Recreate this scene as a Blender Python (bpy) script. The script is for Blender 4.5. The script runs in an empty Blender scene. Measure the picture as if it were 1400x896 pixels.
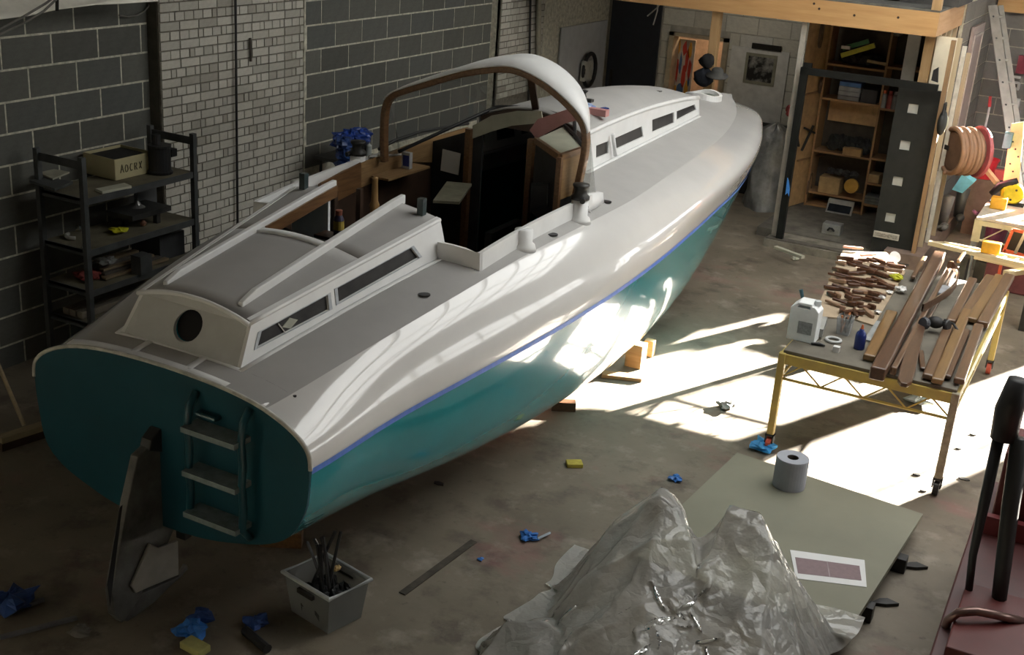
import bpy, bmesh, math, random
from mathutils import Vector, Matrix, geometry
from math import sin, cos, radians, pi
random.seed(7)
SC = bpy.context.scene
COL = SC.collection
# ------------------------------------------------------------------ camera
CAM_C = (7.0896, -6.4251, 3.75)
CAM_R = ((0.8822198, 0.4661573, 0.0662247), (0.2195865, -0.2829344, -0.9336648), (-0.4164974, 0.8382395, -0.3519722))
FPX = 1660.345
cd = bpy.data.cameras.new('camera')
cam = bpy.data.objects.new('camera', cd)
COL.objects.link(cam)
cd.sensor_width = 36.0
cd.lens = FPX * 36.0 / 1400.0
cd.clip_start = 0.05
r0, r1, r2 = [Vector(r) for r in CAM_R]
cam.matrix_world = Matrix(((r0.x, -r1.x, -r2.x, CAM_C[0]), (r0.y, -r1.y, -r2.y, CAM_C[1]), (r0.z, -r1.z, -r2.z, CAM_C[2]), (0, 0, 0, 1)))
SC.camera = cam
# ------------------------------------------------------------------ exposure, sky, sun, windows
SC.view_settings.view_transform = 'Standard'
SC.view_settings.look = 'None'
SC.view_settings.gamma = 1.0
SC.view_settings.use_curve_mapping = False
SC.view_settings.exposure = 0.0
w = bpy.data.worlds.new('sky'); SC.world = w
w.use_nodes = True
bg = w.node_tree.nodes['Background']
bg.inputs['Color'].default_value = (0.98, 0.98, 0.95, 1)
bg.inputs['Strength'].default_value = 4.8
SUN_AZ, SUN_EL = radians(66.3), radians(13.3)
sd = bpy.data.lights.new('sun', 'SUN')
sd.energy = 190.0
sd.angle = radians(0.53)
sd.color = (1.0, 0.93, 0.82)
sun = bpy.data.objects.new('sun', sd); COL.objects.link(sun)
sdir = Vector((cos(SUN_AZ) * cos(SUN_EL), sin(SUN_AZ) * cos(SUN_EL), sin(SUN_EL)))
sun.rotation_euler = sdir.to_track_quat('Z', 'Y').to_euler()
sun.location = (12, 20, 8)


def portal(loc, sx, sy, normal):
    d = bpy.data.lights.new('window_portal', 'AREA')
    d.shape = 'RECTANGLE'; d.size = sx; d.size_y = sy
    d.cycles.is_portal = True
    o = bpy.data.objects.new('window_portal', d); COL.objects.link(o)
    o.location = loc
    o.rotation_euler = Vector(normal).to_track_quat('-Z', 'Y').to_euler()


# ------------------------------------------------------------------ picture ray -> real surface
def ray(x, y):
    a, b = (x - 700) / FPX, (y - 448) / FPX
    return r0 * a + r1 * b + r2


def P(x, y, X=None, Y=None, Z=None):
    d = ray(x, y); c = Vector(CAM_C)
    if X is not None: k = (X - c.x) / d.x
    elif Y is not None: k = (Y - c.y) / d.y
    else: k = (Z - c.z) / d.z
    return c + d * k


# ------------------------------------------------------------------ materials
MATS = {}


def mat(name, col, rough=0.6, metal=0.0, var=0.15, scale=8.0, bump=0.0, col2=None, coat=0.0, stretch=None, bscale=None, spec=0.5, trans=0.0, ior=1.45, thresh=None):
    if name in MATS: return MATS[name]
    m = bpy.data.materials.new(name); m.use_nodes = True
    nt = m.node_tree; b = nt.nodes['Principled BSDF']
    b.inputs['Roughness'].default_value = rough
    b.inputs['Metallic'].default_value = metal
    b.inputs['Coat Weight'].default_value = coat
    b.inputs['Coat Roughness'].default_value = 0.03
    b.inputs['Specular IOR Level'].default_value = spec
    b.inputs['Transmission Weight'].default_value = trans
    b.inputs['IOR'].default_value = ior
    tc = nt.nodes.new('ShaderNodeTexCoord')
    mp = nt.nodes.new('ShaderNodeMapping')
    nt.links.new(tc.outputs['Object'], mp.inputs['Vector'])
    if stretch: mp.inputs['Scale'].default_value = stretch
    n = nt.nodes.new('ShaderNodeTexNoise')
    n.inputs['Scale'].default_value = scale; n.inputs['Detail'].default_value = 5; n.inputs['Roughness'].default_value = 0.6
    nt.links.new(mp.outputs['Vector'], n.inputs['Vector'])
    rp = nt.nodes.new('ShaderNodeValToRGB')
    c2 = col2 if col2 else tuple(max(0, c * (1 - 2.2 * var)) for c in col)
    c1 = col if col2 else tuple(min(1, c * (1 + var)) for c in col)
    lo, hi = thresh if thresh else (0.3, 0.7)
    rp.color_ramp.elements[0].position = lo; rp.color_ramp.elements[0].color = (*c2, 1)
    rp.color_ramp.elements[1].position = hi; rp.color_ramp.elements[1].color = (*c1, 1)
    nt.links.new(n.outputs['Fac'], rp.inputs['Fac'])
    nt.links.new(rp.outputs['Color'], b.inputs['Base Color'])
    if bump:
        n2 = nt.nodes.new('ShaderNodeTexNoise'); n2.inputs['Scale'].default_value = bscale or scale * 6; n2.inputs['Detail'].default_value = 4
        nt.links.new(mp.outputs['Vector'], n2.inputs['Vector'])
        bp = nt.nodes.new('ShaderNodeBump'); bp.inputs['Strength'].default_value = bump; bp.inputs['Distance'].default_value = 0.01
        nt.links.new(n2.outputs['Fac'], bp.inputs['Height']); nt.links.new(bp.outputs['Normal'], b.inputs['Normal'])
    MATS[name] = m
    return m


def rnd_mat(name, cols, rough=0.8, bump=0.15):
    """colour picked per object, for bricks and blocks"""
    if name in MATS: return MATS[name]
    m = mat(name, cols[0], rough, bump=bump, scale=9, bscale=60)
    nt = m.node_tree; b = nt.nodes['Principled BSDF']
    oi = nt.nodes.new('ShaderNodeObjectInfo'); rp = nt.nodes.new('ShaderNodeValToRGB')
    el = rp.color_ramp.elements
    while len(el) < len(cols): el.new(0.5)
    for i, c in enumerate(cols):
        el[i].position = i / (len(cols) - 1); el[i].color = (*c, 1)
    nt.links.new(oi.outputs['Random'], rp.inputs['Fac'])
    mx = nt.nodes.new('ShaderNodeMix'); mx.data_type = 'RGBA'; mx.blend_type = 'MULTIPLY'; mx.inputs['Factor'].default_value = 1
    n = [q for q in nt.nodes if q.type == 'TEX_NOISE'][0]
    g = nt.nodes.new('ShaderNodeMapRange'); g.inputs['To Min'].default_value = 0.72; g.inputs['To Max'].default_value = 1.2
    nt.links.new(n.outputs['Fac'], g.inputs['Value'])
    nt.links.new(rp.outputs['Color'], mx.inputs['A']); nt.links.new(g.outputs['Result'], mx.inputs['B'])
    nt.links.new(mx.outputs['Result'], b.inputs['Base Color'])
    return m


def wood(name, col=(.3, .2, .1), dark=(.2, .12, .06), rough=0.5, scale=3.0, coat=0.0, axis=1):
    st = [14, 14, 14]; st[axis] = 1.2
    return mat(name, col, rough, col2=dark, scale=scale, stretch=tuple(st), bump=0.08, bscale=scale * 2, coat=coat)


# ------------------------------------------------------------------ mesh builder
ORG = {}       # object -> world origin (all roots are unrotated when built)


class MB:
    def __init__(s): s.v = []; s.f = []
    def add(s, vs, fs, M=None):
        n = len(s.v)
        s.v += [(M @ Vector(q)) if M is not None else Vector(q) for q in vs]
        s.f += [[i + n for i in f] for f in fs]
        return s
    def box(s, a, b, M=None):
        x0, y0, z0 = a; x1, y1, z1 = b
        v = [(x0, y0, z0), (x1, y0, z0), (x1, y1, z0), (x0, y1, z0), (x0, y0, z1), (x1, y0, z1), (x1, y1, z1), (x0, y1, z1)]
        return s.add(v, [(0, 3, 2, 1), (4, 5, 6, 7), (0, 1, 5, 4), (1, 2, 6, 5), (2, 3, 7, 6), (3, 0, 4, 7)], M)
    def bar(s, p, q, w, h, up=(0, 0, 1)):
        """box from p to q, w across, h along up"""
        p, q = Vector(p), Vector(q); d = q - p; L = d.length; d.normalize()
        u = Vector(up); a = d.cross(u)
        if a.length < 1e-4: a = d.cross(Vector((1, 0, 0)))
        a.normalize(); u = a.cross(d)
        M = Matrix((( a.x, d.x, u.x, p.x), (a.y, d.y, u.y, p.y), (a.z, d.z, u.z, p.z), (0, 0, 0, 1)))
        return s.box((-w / 2, 0, -h / 2), (w / 2, L, h / 2), M)
    def tube(s, pts, r, n=10, cap=True, close=False):
        pts = [Vector(p) for p in pts]; N = len(pts)
        rs = r if isinstance(r, (list, tuple)) else [r] * N
        ref = None; base = len(s.v); 
        for i, p in enumerate(pts):
            t = (pts[(i + 1) % N] - pts[i - 1]) if close else (pts[min(i + 1, N - 1)] - pts[max(i - 1, 0)])
            t.normalize()
            if ref is None:
                ref = t.cross(Vector((0, 0, 1)))
                if ref.length < 1e-3: ref = t.cross(Vector((1, 0, 0)))
            ref = ref - t * ref.dot(t); ref.normalize(); b = t.cross(ref)
            for k in range(n):
                a = 2 * pi * k / n
                s.v.append(p + (ref * cos(a) + b * sin(a)) * rs[i])
        M = N if close else N - 1
        for i in range(M):
            j = (i + 1) % N
            for k in range(n):
                k2 = (k + 1) % n
                s.f.append([base + i * n + k, base + i * n + k2, base + j * n + k2, base + j * n + k])
        if cap and not close:
            s.f.append([base + k for k in range(n)][::-1]); s.f.append([base + (N - 1) * n + k for k in range(n)])
        return s
    def cyl(s, p, q, r, n=14, r2=None): return s.tube([p, q], [r, r if r2 is None else r2], n)
    def lathe(s, prof, c=(0, 0, 0), n=20, axis=(0, 0, 1), capb=True, capt=True):
        ax = Vector(axis).normalized(); a = ax.orthogonal().normalized(); b = ax.cross(a); c = Vector(c); base = len(s.v)
        for r, h in prof:
            for k in range(n):
                t = 2 * pi * k / n; s.v.append(c + ax * h + (a * cos(t) + b * sin(t)) * r)
        for i in range(len(prof) - 1):
            for k in range(n):
                k2 = (k + 1) % n
                s.f.append([base + i * n + k, base + i * n + k2, base + (i + 1) * n + k2, base + (i + 1) * n + k])
        if capb: s.f.append([base + k for k in range(n)][::-1])
        if capt: s.f.append([base + (len(prof) - 1) * n + k for k in range(n)])
        return s
    def prism(s, poly, d):
        """closed 3d polygon extruded by vector d"""
        n = len(poly); d = Vector(d); v = [Vector(p) for p in poly]; v += [p + d for p in v]
        fs = [list(range(n))[::-1], list(range(n, 2 * n))] + [[i, (i + 1) % n, n + (i + 1) % n, n + i] for i in range(n)]
        return s.add(v, fs)
    def holed(s, outer, holes, d):
        """polygon with holes extruded by d (all 3d, planar)"""
        loops = [[Vector(p) for p in outer]] + [[Vector(p) for p in h] for h in holes]
        tri = geometry.tessellate_polygon(loops)
        flat = [p for l in loops for p in l]; n = len(flat); d = Vector(d)
        fs = [list(t) for t in tri] + [[i + n for i in t][::-1] for t in tri]
        o = 0
        for l in loops:
            k = len(l)
            fs += [[o + i, o + (i + 1) % k, n + o + (i + 1) % k, n + o + i] for i in range(k)]; o += k
        return s.add(flat + [p + d for p in flat], fs)
    def grid(s, G, close=False):
        base = len(s.v); h = len(G); w_ = len(G[0])
        for row in G: s.v += [Vector(p) for p in row]
        for i in range(h - 1):
            for j in range(w_ - (0 if close else 1)):
                j2 = (j + 1) % w_
                s.f.append([base + i * w_ + j, base + i * w_ + j2, base + (i + 1) * w_ + j2, base + (i + 1) * w_ + j])
        return s
    def ball(s, c, r, n=12, m=8, sc=(1, 1, 1)):
        c = Vector(c); G = []
        for i in range(m + 1):
            t = pi * i / m
            G.append([c + Vector((r * sc[0] * sin(t) * cos(2 * pi * j / n), r * sc[1] * sin(t) * sin(2 * pi * j / n), r * sc[2] * cos(t))) for j in range(n)])
        return s.grid(G, True)
    def build(s, name, m, parent=None, loc=None, bevel=0.0, smooth=False, solid=0.0, seg=2, subsurf=0):
        o0 = ORG[parent.name] if parent is not None else (Vector(loc) if loc is not None else Vector((0, 0, 0)))
        me = bpy.data.meshes.new(name)
        me.from_pydata([tuple(p - o0) for p in s.v], [], s.f)
        me.validate(); me.update()
        bm = bmesh.new(); bm.from_mesh(me); bmesh.ops.remove_doubles(bm, verts=bm.verts, dist=1e-5)
        bmesh.ops.recalc_face_normals(bm, faces=bm.faces); bm.to_mesh(me); bm.free()
        if m: me.materials.append(m)
        o = bpy.data.objects.new(name, me); COL.objects.link(o)
        if parent is not None: o.parent = parent
        else: o.location = o0
        ORG[o.name] = o0
        if smooth:
            for p in me.polygons: p.use_smooth = True
        if bevel:
            b = o.modifiers.new('bevel', 'BEVEL'); b.width = bevel; b.segments = seg; b.limit_method = 'ANGLE'; b.angle_limit = radians(40)
        if solid:
            b = o.modifiers.new('solid', 'SOLIDIFY'); b.thickness = solid; b.offset = 0
        if subsurf:
            b = o.modifiers.new('sub', 'SUBSURF'); b.levels = subsurf; b.render_levels = subsurf
        return o


def tag(o, label=None, cat=None, group=None, kind=None):
    if label: o['label'] = label
    if cat: o['category'] = cat
    if group: o['group'] = group
    if kind: o['kind'] = kind
    return o


def thing(name, label, cat, loc=(0, 0, 0), group=None):
    o = bpy.data.objects.new(name, None); COL.objects.link(o); o.location = loc; o.empty_display_size = 0.1
    ORG[o.name] = Vector(loc)
    return tag(o, label, cat, group)


def structure(o): o['kind'] = 'structure'; return o


def copy_tree(o, parent=None):
    c = o.copy(); COL.objects.link(c); c.parent = parent
    ORG[c.name] = ORG[o.name].copy()
    for ch in list(o.children): copy_tree(ch, c)
    return c


def pieces(name, m, parent, mesh, places):
    """many alike pieces sharing one unit mesh; places: (centre, size) in world coordinates"""
    out = []
    for c, sz in places:
        o = bpy.data.objects.new(name, mesh); COL.objects.link(o); o.parent = parent
        o.location = Vector(c) - ORG[parent.name]; o.scale = sz
        out.append(o)
    return out


def unit_box(name, m, ch=0.0):
    b = MB().box((-.5, -.5, -.5), (.5, .5, .5))
    me = bpy.data.meshes.new(name); me.from_pydata([tuple(v) for v in b.v], [], b.f); me.materials.append(m)
    return me


ORD = ['first', 'second', 'third', 'fourth', 'fifth', 'sixth', 'seventh', 'eighth', 'ninth']


def crumple(c, r, n, seed, squash=0.5, jag=0.5):
    """crumpled rag or glove: irregular folded ball"""
    rr = random.Random(seed); c = Vector(c); G = []
    ph = [rr.uniform(0, 6.28) for _ in range(6)]
    m = max(5, n // 2)
    for i in range(m + 1):
        t = pi * i / m; row = []
        for j in range(n):
            a = 2 * pi * j / n
            k = 1 + jag * (0.5 * sin(3 * a + ph[0] + 2 * t) + 0.35 * sin(5 * a + ph[1] - 3 * t) + rr.uniform(-.35, .35))
            k = max(k, .25)
            row.append(c + Vector((r * k * sin(t) * cos(a), r * k * sin(t) * sin(a), r * squash * (1 + cos(t)) * (0.7 + .3 * k))))
        G.append(row)
    return MB().grid(G, True)
# ------------------------------------------------------------------ room shell
M_CONC = mat('floor_concrete', (0.21, 0.18, 0.135), 0.62, var=0.2, scale=1.1, bump=0.15, bscale=30, col2=(0.12, 0.1, 0.072))


def floor_paint(m):
    nt = m.node_tree; b = nt.nodes['Principled BSDF']
    src = b.inputs['Base Color'].links[0].from_socket
    tc = [n for n in nt.nodes if n.type == 'TEX_COORD'][0]

    def layer(src, scale, lo, hi, col, fac, detail=6, rough=.65, off=(0, 0, 0), st=(1, 1, 1)):
        mp = nt.nodes.new('ShaderNodeMapping'); mp.inputs['Location'].default_value = off; mp.inputs['Scale'].default_value = st
        nt.links.new(tc.outputs['Object'], mp.inputs['Vector'])
        n = nt.nodes.new('ShaderNodeTexNoise'); n.inputs['Scale'].default_value = scale; n.inputs['Detail'].default_value = detail; n.inputs['Roughness'].default_value = rough
        nt.links.new(mp.outputs['Vector'], n.inputs['Vector'])
        r = nt.nodes.new('ShaderNodeMapRange'); r.inputs['From Min'].default_value = lo; r.inputs['From Max'].default_value = hi; r.inputs['To Max'].default_value = fac
        nt.links.new(n.outputs['Fac'], r.inputs['Value'])
        mx = nt.nodes.new('ShaderNodeMix'); mx.data_type = 'RGBA'; mx.inputs['B'].default_value = (*col, 1)
        nt.links.new(r.outputs['Result'], mx.inputs['Factor']); nt.links.new(src, mx.inputs['A'])
        return mx.outputs['Result']
    s = layer(src, 2.6, .52, .66, (.075, .058, .045), .75)
    s = layer(s, 3.1, .55, .72, (.30, .27, .22), .7, off=(3, 1, 0))
    s = layer(s, .55, .57, .66, (.26, .10, .10), .4, off=(5.1, 2.35, 0), st=(1, 1.5, 1), detail=8)
    s = layer(s, 14, .62, .72, (.05, .04, .03), .6, off=(1, 7, 0))
    nt.links.new(s, b.inputs['Base Color'])


floor_paint(M_CONC)
fl = structure(MB().box((-.3, -9.7, -.2), (11.3, 11.2, 0)).build('floor', M_CONC))
fl.data.materials.append(M_CONC)
# long crack lines cut into the slab read as thin dark recesses
M_DARK = mat('dark_gap', (0.02, 0.018, 0.015), 0.9)
M_MORT = mat('mortar', (0.55, 0.53, 0.43), 0.95, var=.2, scale=20, bump=.3)
M_MORTD = mat('mortar_dark', (0.16, 0.145, 0.115), 0.95, var=.2, scale=20, bump=.3)
M_BLOCK = rnd_mat('concrete_block', [(.085, .086, .075), (.105, .106, .094), (.12, .12, .105), (.095, .1, .094)], .92, .35)
M_BRICK = rnd_mat('painted_brick', [(.40, .385, .33), (.50, .48, .42), (.55, .53, .46), (.33, .31, .26), (.52, .5, .44)], .85, .3)
M_PLASTER = mat('plaster', (0.14, 0.135, 0.12), 0.9, var=.12)
M_GREY = mat('old_panel', (0.13, 0.12, 0.11), 0.9)

wl = MB()
wl.box((-.3, -9.7, 0), (0, 1.0, 2.62)).box((-.3, .98, 0), (.105, 2.86, 5.2)).box((-.3, 2.84, 0), (.138, 6.47, 5.2))
wl.box((-.3, 6.45, 0), (.24, 7.62, 5.2)).box((-.3, 7.6, 0), (.2, 11.2, 5.2))
wall_left = structure(wl.build('wall_left', M_MORT))
structure(MB().box((-.3, -9.7, 2.62), (0, 1.0, 5.2)).build('wall_left_upper', M_GREY))
UB = unit_box('concrete_block', M_BLOCK)
pl = []
for r in range(0, 12):
    z1 = 2.649 - .225 * r; z0 = z1 - .225
    off = 0 if r % 2 else .225
    y = off - .45 * 5
    while y < .97:
        a, b_ = y + .008, min(y + .442, .972)
        if b_ - a > .04: pl.append(((.000, (a + b_) / 2, (z0 + z1) / 2), (.005, b_ - a, .209)))
        y += .45
pieces('concrete_block', M_BLOCK, wall_left, UB, [p for p in pl if p[0][2] < 2.58 or True])
pl = []
for r in range(0, 8):
    z1 = 2.649 - .145 + .225 - .225 * r; z0 = z1 - .225
    off = .225 if r % 2 else 0
    y = 3.1 + off - .45 * 2 - .225
    while y < 6.44:
        a, b_ = max(y + .008, 2.862), min(y + .444, 6.44)
        if b_ - a > .04: pl.append(((.138, (a + b_) / 2, (z0 + z1) / 2), (.006, b_ - a, .209)))
        y += .45
pieces('concrete_block', M_BLOCK, wall_left, UB, pl)
# brick piers of the left wall
UK = unit_box('brick', M_BRICK)


def brick_pier(y0, y1, x, zt, zb, first):
    pier = MB().box((x - .05, y0 - .01, 0), (x - .006, y1 + .01, 5.19)).build('brick_pier', M_MORTD, wall_left)
    pl = []; z = zt; r = first
    while z > zb:
        y = y0 + .0; k = 0
        if r % 2: seq = [.215]
        else: seq = [.1, .1, .05, .1, .1, .1, .1, .05]
        y += (.0 if r % 2 else 0)
        rr = random.Random(r * 13 + int(y0 * 7))
        k = rr.randrange(len(seq)); 
        while y < y1 - .02:
            L = min(seq[k % len(seq)], y1 - y); k += 1
            if L > .03: pl.append(((x - .004 + rr.uniform(-.002, .003), y + L / 2, z - .0325), (.016, L, .062)))
            y += L + .011
        z -= .075; r += 1
    pieces('brick', M_BRICK, pier, UK, pl[:300])
    if len(pl) > 300:
        s = MB()
        for c, sz in pl[300:]:
            s.box((c[0] - sz[0] / 2, c[1] - sz[1] / 2, c[2] - sz[2] / 2), (c[0] + sz[0] / 2, c[1] + sz[1] / 2, c[2] + sz[2] / 2))
        tag(s.build('lower_brick', M_BRICK, pier), kind='stuff')
    return pier


pier1 = brick_pier(.985, 2.84, .125, 2.66, .5, 0)
pier2 = brick_pier(6.46, 7.6, .262, 2.66, 1.2, 1)
# return face of the pier: dark brick
MB().box((0, .972, 0), (.105, .984, 2.62)).build('pier_return', mat('dark_brick', (.075, .07, .055), .95, scale=12, bump=.4), wall_left)
# conduit and cable on the pier
a = P(322, 0, X=.16); b = P(325, 330, X=.16)
tag(MB().tube([a + Vector((0, 0, .3)), a, b, (b.x, b.y, .0)], .011, 8).build('black_conduit', mat('black_rubber', (.012, .012, .012), .55), loc=(b.x, b.y, 0)),
    'thin black conduit running down the pale brick pier', 'conduit')
a = P(342, 52, X=.15); b = P(343, 84, X=.15)
MB().bar(a, b, .02, .014, (1, 0, 0)).build('iron_bracket', mat('rust_iron', (.05, .04, .03), .8), pier1)
# pipes at the second pier
tag(MB().tube([P(737, -40, X=.31), P(736, 70, X=.31), P(733, 160, X=.31)], .035, 10).build('pale_pipe', mat('old_pale_paint', (.33, .31, .24), .6), loc=P(733, 160, X=.31)),
    'pale vertical pipe on the brick wall behind the hood', 'pipe')
tag(MB().tube([P(726, -40, X=.3), P(724, 80, X=.3), P(722, 150, X=.3)], .014, 8).build('dark_pipe', mat('black_rubber'  , (.012, .012, .012)), loc=P(722, 150, X=.3)),
    'thin dark vertical pipe left of the pale pipe', 'pipe')

# white sheeting along the top of the left wall, with sagging cables in front
G = []
prof = [(-30, 40), (0, 26), (40, 19), (80, 14), (130, 8), (170, 4), (215, -1)]
for x_, y_ in prof:
    p = P(x_, y_, X=.34); row = []
    for k in range(9):
        t = k / 8
        row.append(p + Vector((-.30 * t + .01 * sin(x_ * .3 + k), 0, .22 * t ** 1.3 + .012 * sin(x_ * .11 + 2 * k))))
    G.append(row)
tag(MB().grid(G).build('plastic_sheeting', mat('grey_white_sheet', (.9, .87, .76), .7, var=.1, scale=4), loc=P(0, 26, X=.34), smooth=True, solid=.01),
    'off-white sheeting hanging along the top of the dark block wall', 'sheeting')
MC = mat('grey_cable', (.16, .15, .13), .6)
for nm, pts in (('upper', [(-25, 52), (0, 40), (30, 24), (62, 5), (80, -8)]), ('lower', [(-25, 58), (0, 47), (34, 31), (60, 15), (76, 0), (85, -10)])):
    pp = [P(x_, y_, X=.42 if nm == 'upper' else .46) for x_, y_ in pts]
    tag(MB().tube(pp, .008, 6).build('sagging_cable', MC, loc=pp[0]), 'thin grey cable slanting across the corner of the white sheeting, %s of two' % nm, 'cable')
pp = [P(78, -8, X=.38), P(78, 15, X=.38)]
tag(MB().cyl(pp[0], pp[1], .012, 6).build('hanging_hook', M_DARK, loc=pp[1]), 'short dark rod hanging in front of the white sheeting', 'hook')
pp = [P(x_, y_, X=.03) for x_, y_ in [(163, 21), (175, 23), (188, 21), (197, 16), (203, 9), (205, 2)]]
tag(MB().tube(pp, .006, 6).build('wall_cable', MC, loc=pp[0]), 'grey cable curving on the blocks at the pier corner', 'cable')

# far wall under the mezzanine
YF = 9.8
M_WBLK = rnd_mat('painted_block', [(.7, .7, .62), (.78, .78, .7), (.62, .61, .53), (.72, .73, .68)], .85, .25)
M_WMORT = mat('painted_mortar', (.5, .49, .43), .9)
dx0, dx1 = P(920, 60, Y=YF).x, P(992, 60, Y=YF).x
dzt = P(950, 52, Y=YF).z
wf = MB().holed([(.2, YF, 0), (5.0, YF, 0), (5.0, YF, 5.2), (.2, YF, 5.2)], [[(dx0, YF, .002), (dx1, YF, .002), (dx1, YF, dzt), (dx0, YF, dzt)]], (0, .18, 0))
wall_back = structure(wf.build('wall_back', M_WMORT))
UW = unit_box('painted_block', M_WBLK)
pl = []
for r in range(0, 12):
    z0 = .1 + .225 * r; y_ = 0
    x = 1.02 - (.225 if r % 2 else 0)
    while x < 3.9:
        a, b_ = max(x + .006, 1.02), x + .444
        for lo, hi in (((a, min(b_, dx0 - .06)), (max(a, dx1 + .06), b_)) if z0 < dzt + .05 else ((a, b_),)):
            if hi - lo > .05: pl.append((((lo + hi) / 2, YF - .003, z0 + .1125), (hi - lo, .012, .209)))
        x += .45
pieces('painted_block', M_WBLK, wall_back, UW, pl)
# lit lobby behind the doorway
M_WARM = mat('lobby_wall', (.6, .47, .36), .8)
lob = MB().box((dx0 - .6, YF + 1.6, 0), (dx1 + .9, YF + 1.65, 2.6)).box((dx0 - .65, YF + .18, 0), (dx0 - .6, YF + 1.65, 2.6)).box((dx1 + .9, YF + .18, 0), (dx1 + .95, YF + 1.65, 2.6)).box((dx0 - .65, YF + .18, 2.6), (dx1 + .95, YF + 1.65, 2.65))
lob.box((dx0 - .65, YF + .18, -.1), (dx1 + .95, YF + 1.65, -.001))
structure(lob.build('wall_lobby', M_WARM))
lamp = bpy.data.lights.new('lobby_lamp', 'POINT'); lamp.energy = 22; lamp.color = (1, .72, .48); lamp.shadow_soft_size = .1
lo = bpy.data.objects.new('lobby_lamp', lamp); COL.objects.link(lo); lo.location = ((dx0 + dx1) / 2 + .15, YF + .7, 2.2)
fill_light = bpy.data.lights.new('added_fill', 'POINT'); fill_light.energy = 10; fill_light.color = (1, .93, .82); fill_light.shadow_soft_size = .12  # added unseen fill light under the mezzanine, brightens far wall and store
lo2 = bpy.data.objects.new('added_fill', fill_light); COL.objects.link(lo2); lo2.location = (2.5, 8.3, 2.4)
fr = MB()
fr.box((dx0 - .05, YF - .05, .02), (dx0 + .02, YF + .2, dzt + .05)).box((dx1 - .02, YF - .05, .02), (dx1 + .05, YF + .2, dzt + .05)).box((dx0 - .05, YF - .05, dzt), (dx1 + .05, YF + .2, dzt + .05))
structure(fr.build('door_2', mat('door_frame_pale', (.55, .47, .33), .6)))
# abstract canvas leaning in the doorway
a = P(921, 53, Y=YF + .1); b = P(948, 55, Y=YF + .1); zb = P(918, 122, Y=YF + .1).z
cv = thing('painting', 'tall canvas of red, yellow and blue shapes standing in the lit doorway', 'painting', ((a.x + b.x) / 2, YF + .22, zb - .2))
MB().box((a.x, YF + .21, zb - .2), (b.x, YF + .24, a.z)).build('canvas', mat('canvas_cream', (.62, .55, .47), .7), cv)
cols = {'r': (.62, .06, .04), 'y': (.75, .38, .05), 'b': (.08, .16, .32)}
W_ = b.x - a.x; H_ = a.z - zb + .2
rr = random.Random(5)
for i, (u, v, ww, hh, c) in enumerate([(.15, .86, .2, .22, 'y'), (.5, .86, .2, .2, 'r'), (.78, .82, .18, .24, 'y'), (.2, .52, .18, .34, 'r'), (.36, .62, .14, .3, 'b'), (.66, .66, .16, .36, 'r'), (.84, .55, .16, .3, 'r'), (.55, .42, .2, .3, 'r'), (.45, .22, .3, .22, 'b'), (.2, .15, .22, .22, 'y'), (.78, .2, .2, .3, 'y'), (.3, .08, .3, .12, 'r'), (.6, .06, .2, .1, 'b'), (.86, .36, .12, .16, 'b')]):
    cx, cz = a.x + u * W_, zb - .2 + v * H_
    pg = [(cx + ww * W_ * .55 * cos(t) * (1 + .25 * rr.uniform(-1, 1)), YF + .2095, cz + hh * H_ * .55 * sin(t) * (1 + .25 * rr.uniform(-1, 1))) for t in [k * pi / 4 + .4 for k in range(8)]]
    MB().prism(pg, (0, -.002, 0)).build('painted_patch', mat('paint_' + c, cols[c], .6), cv)
# white lower board and poster right of the doorway
p0 = P(1001, 62, Y=YF - .03); p1 = P(1080, 72, Y=YF - .03)
structure(MB().box((p0.x, YF - .035, .5), (p1.x, YF - .012, p0.z)).build('trim_1', mat('white_board', (.8, .81, .78), .6, var=.08)))
a = P(1024, 76, Y=YF - .05); b = P(1054, 112, Y=YF - .05)
po = thing('poster', 'framed black and white print on the white board under a dark bar', 'poster', ((a.x + b.x) / 2, YF - .04, b.z))
MB().box((a.x - .04, YF - .05, b.z - .06), (b.x + .04, YF - .036, a.z + .04)).build('mount', mat('poster_mount', (.32, .32, .25), .6), po)
MB().box((a.x, YF - .053, b.z - .02), (b.x, YF - .0505, a.z)).build('print', mat('poster_print', (.4, .4, .38), .5, col2=(.012, .012, .012), scale=3.6, thresh=(.47, .6)), po)
a = P(1028, 64, Y=YF - .06); b = P(1067, 71, Y=YF - .06)
tag(MB().box((a.x, YF - .07, b.z), (b.x, YF - .036, b.z + .07)).build('dark_bar', M_DARK, loc=(a.x, YF - .05, b.z)), 'dark horizontal bar above the black and white print', 'bar')
# dark door at the left end of the far wall, white panel on the left wall
x0, x1 = .26, 1.0
structure(MB().box((x0, YF - .05, .02), (x1, YF - .012, 2.45)).build('door_3', mat('dark_blue_door', (.018, .022, .03), .5, var=.1)))
MB().box((x0 + .06, YF - .06, .9), (x0 + .1, YF - .05, 1.2)).build('door_handle', M_DARK, bpy.data.objects['door_3'])
p = [P(768, 38, X=.23), P(850, 24, X=.23)]
wp = thing('leaning_board', 'large plain white board leaning on the left wall past the pipes', 'board', (.24, (p[0].y + 9.7) / 2, .3))
MB().prism([(.215, p[0].y, .3), (.215, 9.7, .3), (.215, 9.7, p[1].z), (.215, p[0].y, p[0].z)], (.02, 0, 0)).build('sheet', mat('pale_sheet', (.5, .52, .53), .55, var=.05), wp)
a = P(800, 96, X=.28)
wr = thing('wall_reel', 'pale box with a black looped hose on the white board', 'reel', a)
MB().box((a.x - .02, a.y - .13, a.z - .14), (a.x + .06, a.y + .13, a.z + .14)).build('box', mat('pale_plastic', (.42, .42, .38), .5), wr, bevel=.02)
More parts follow.
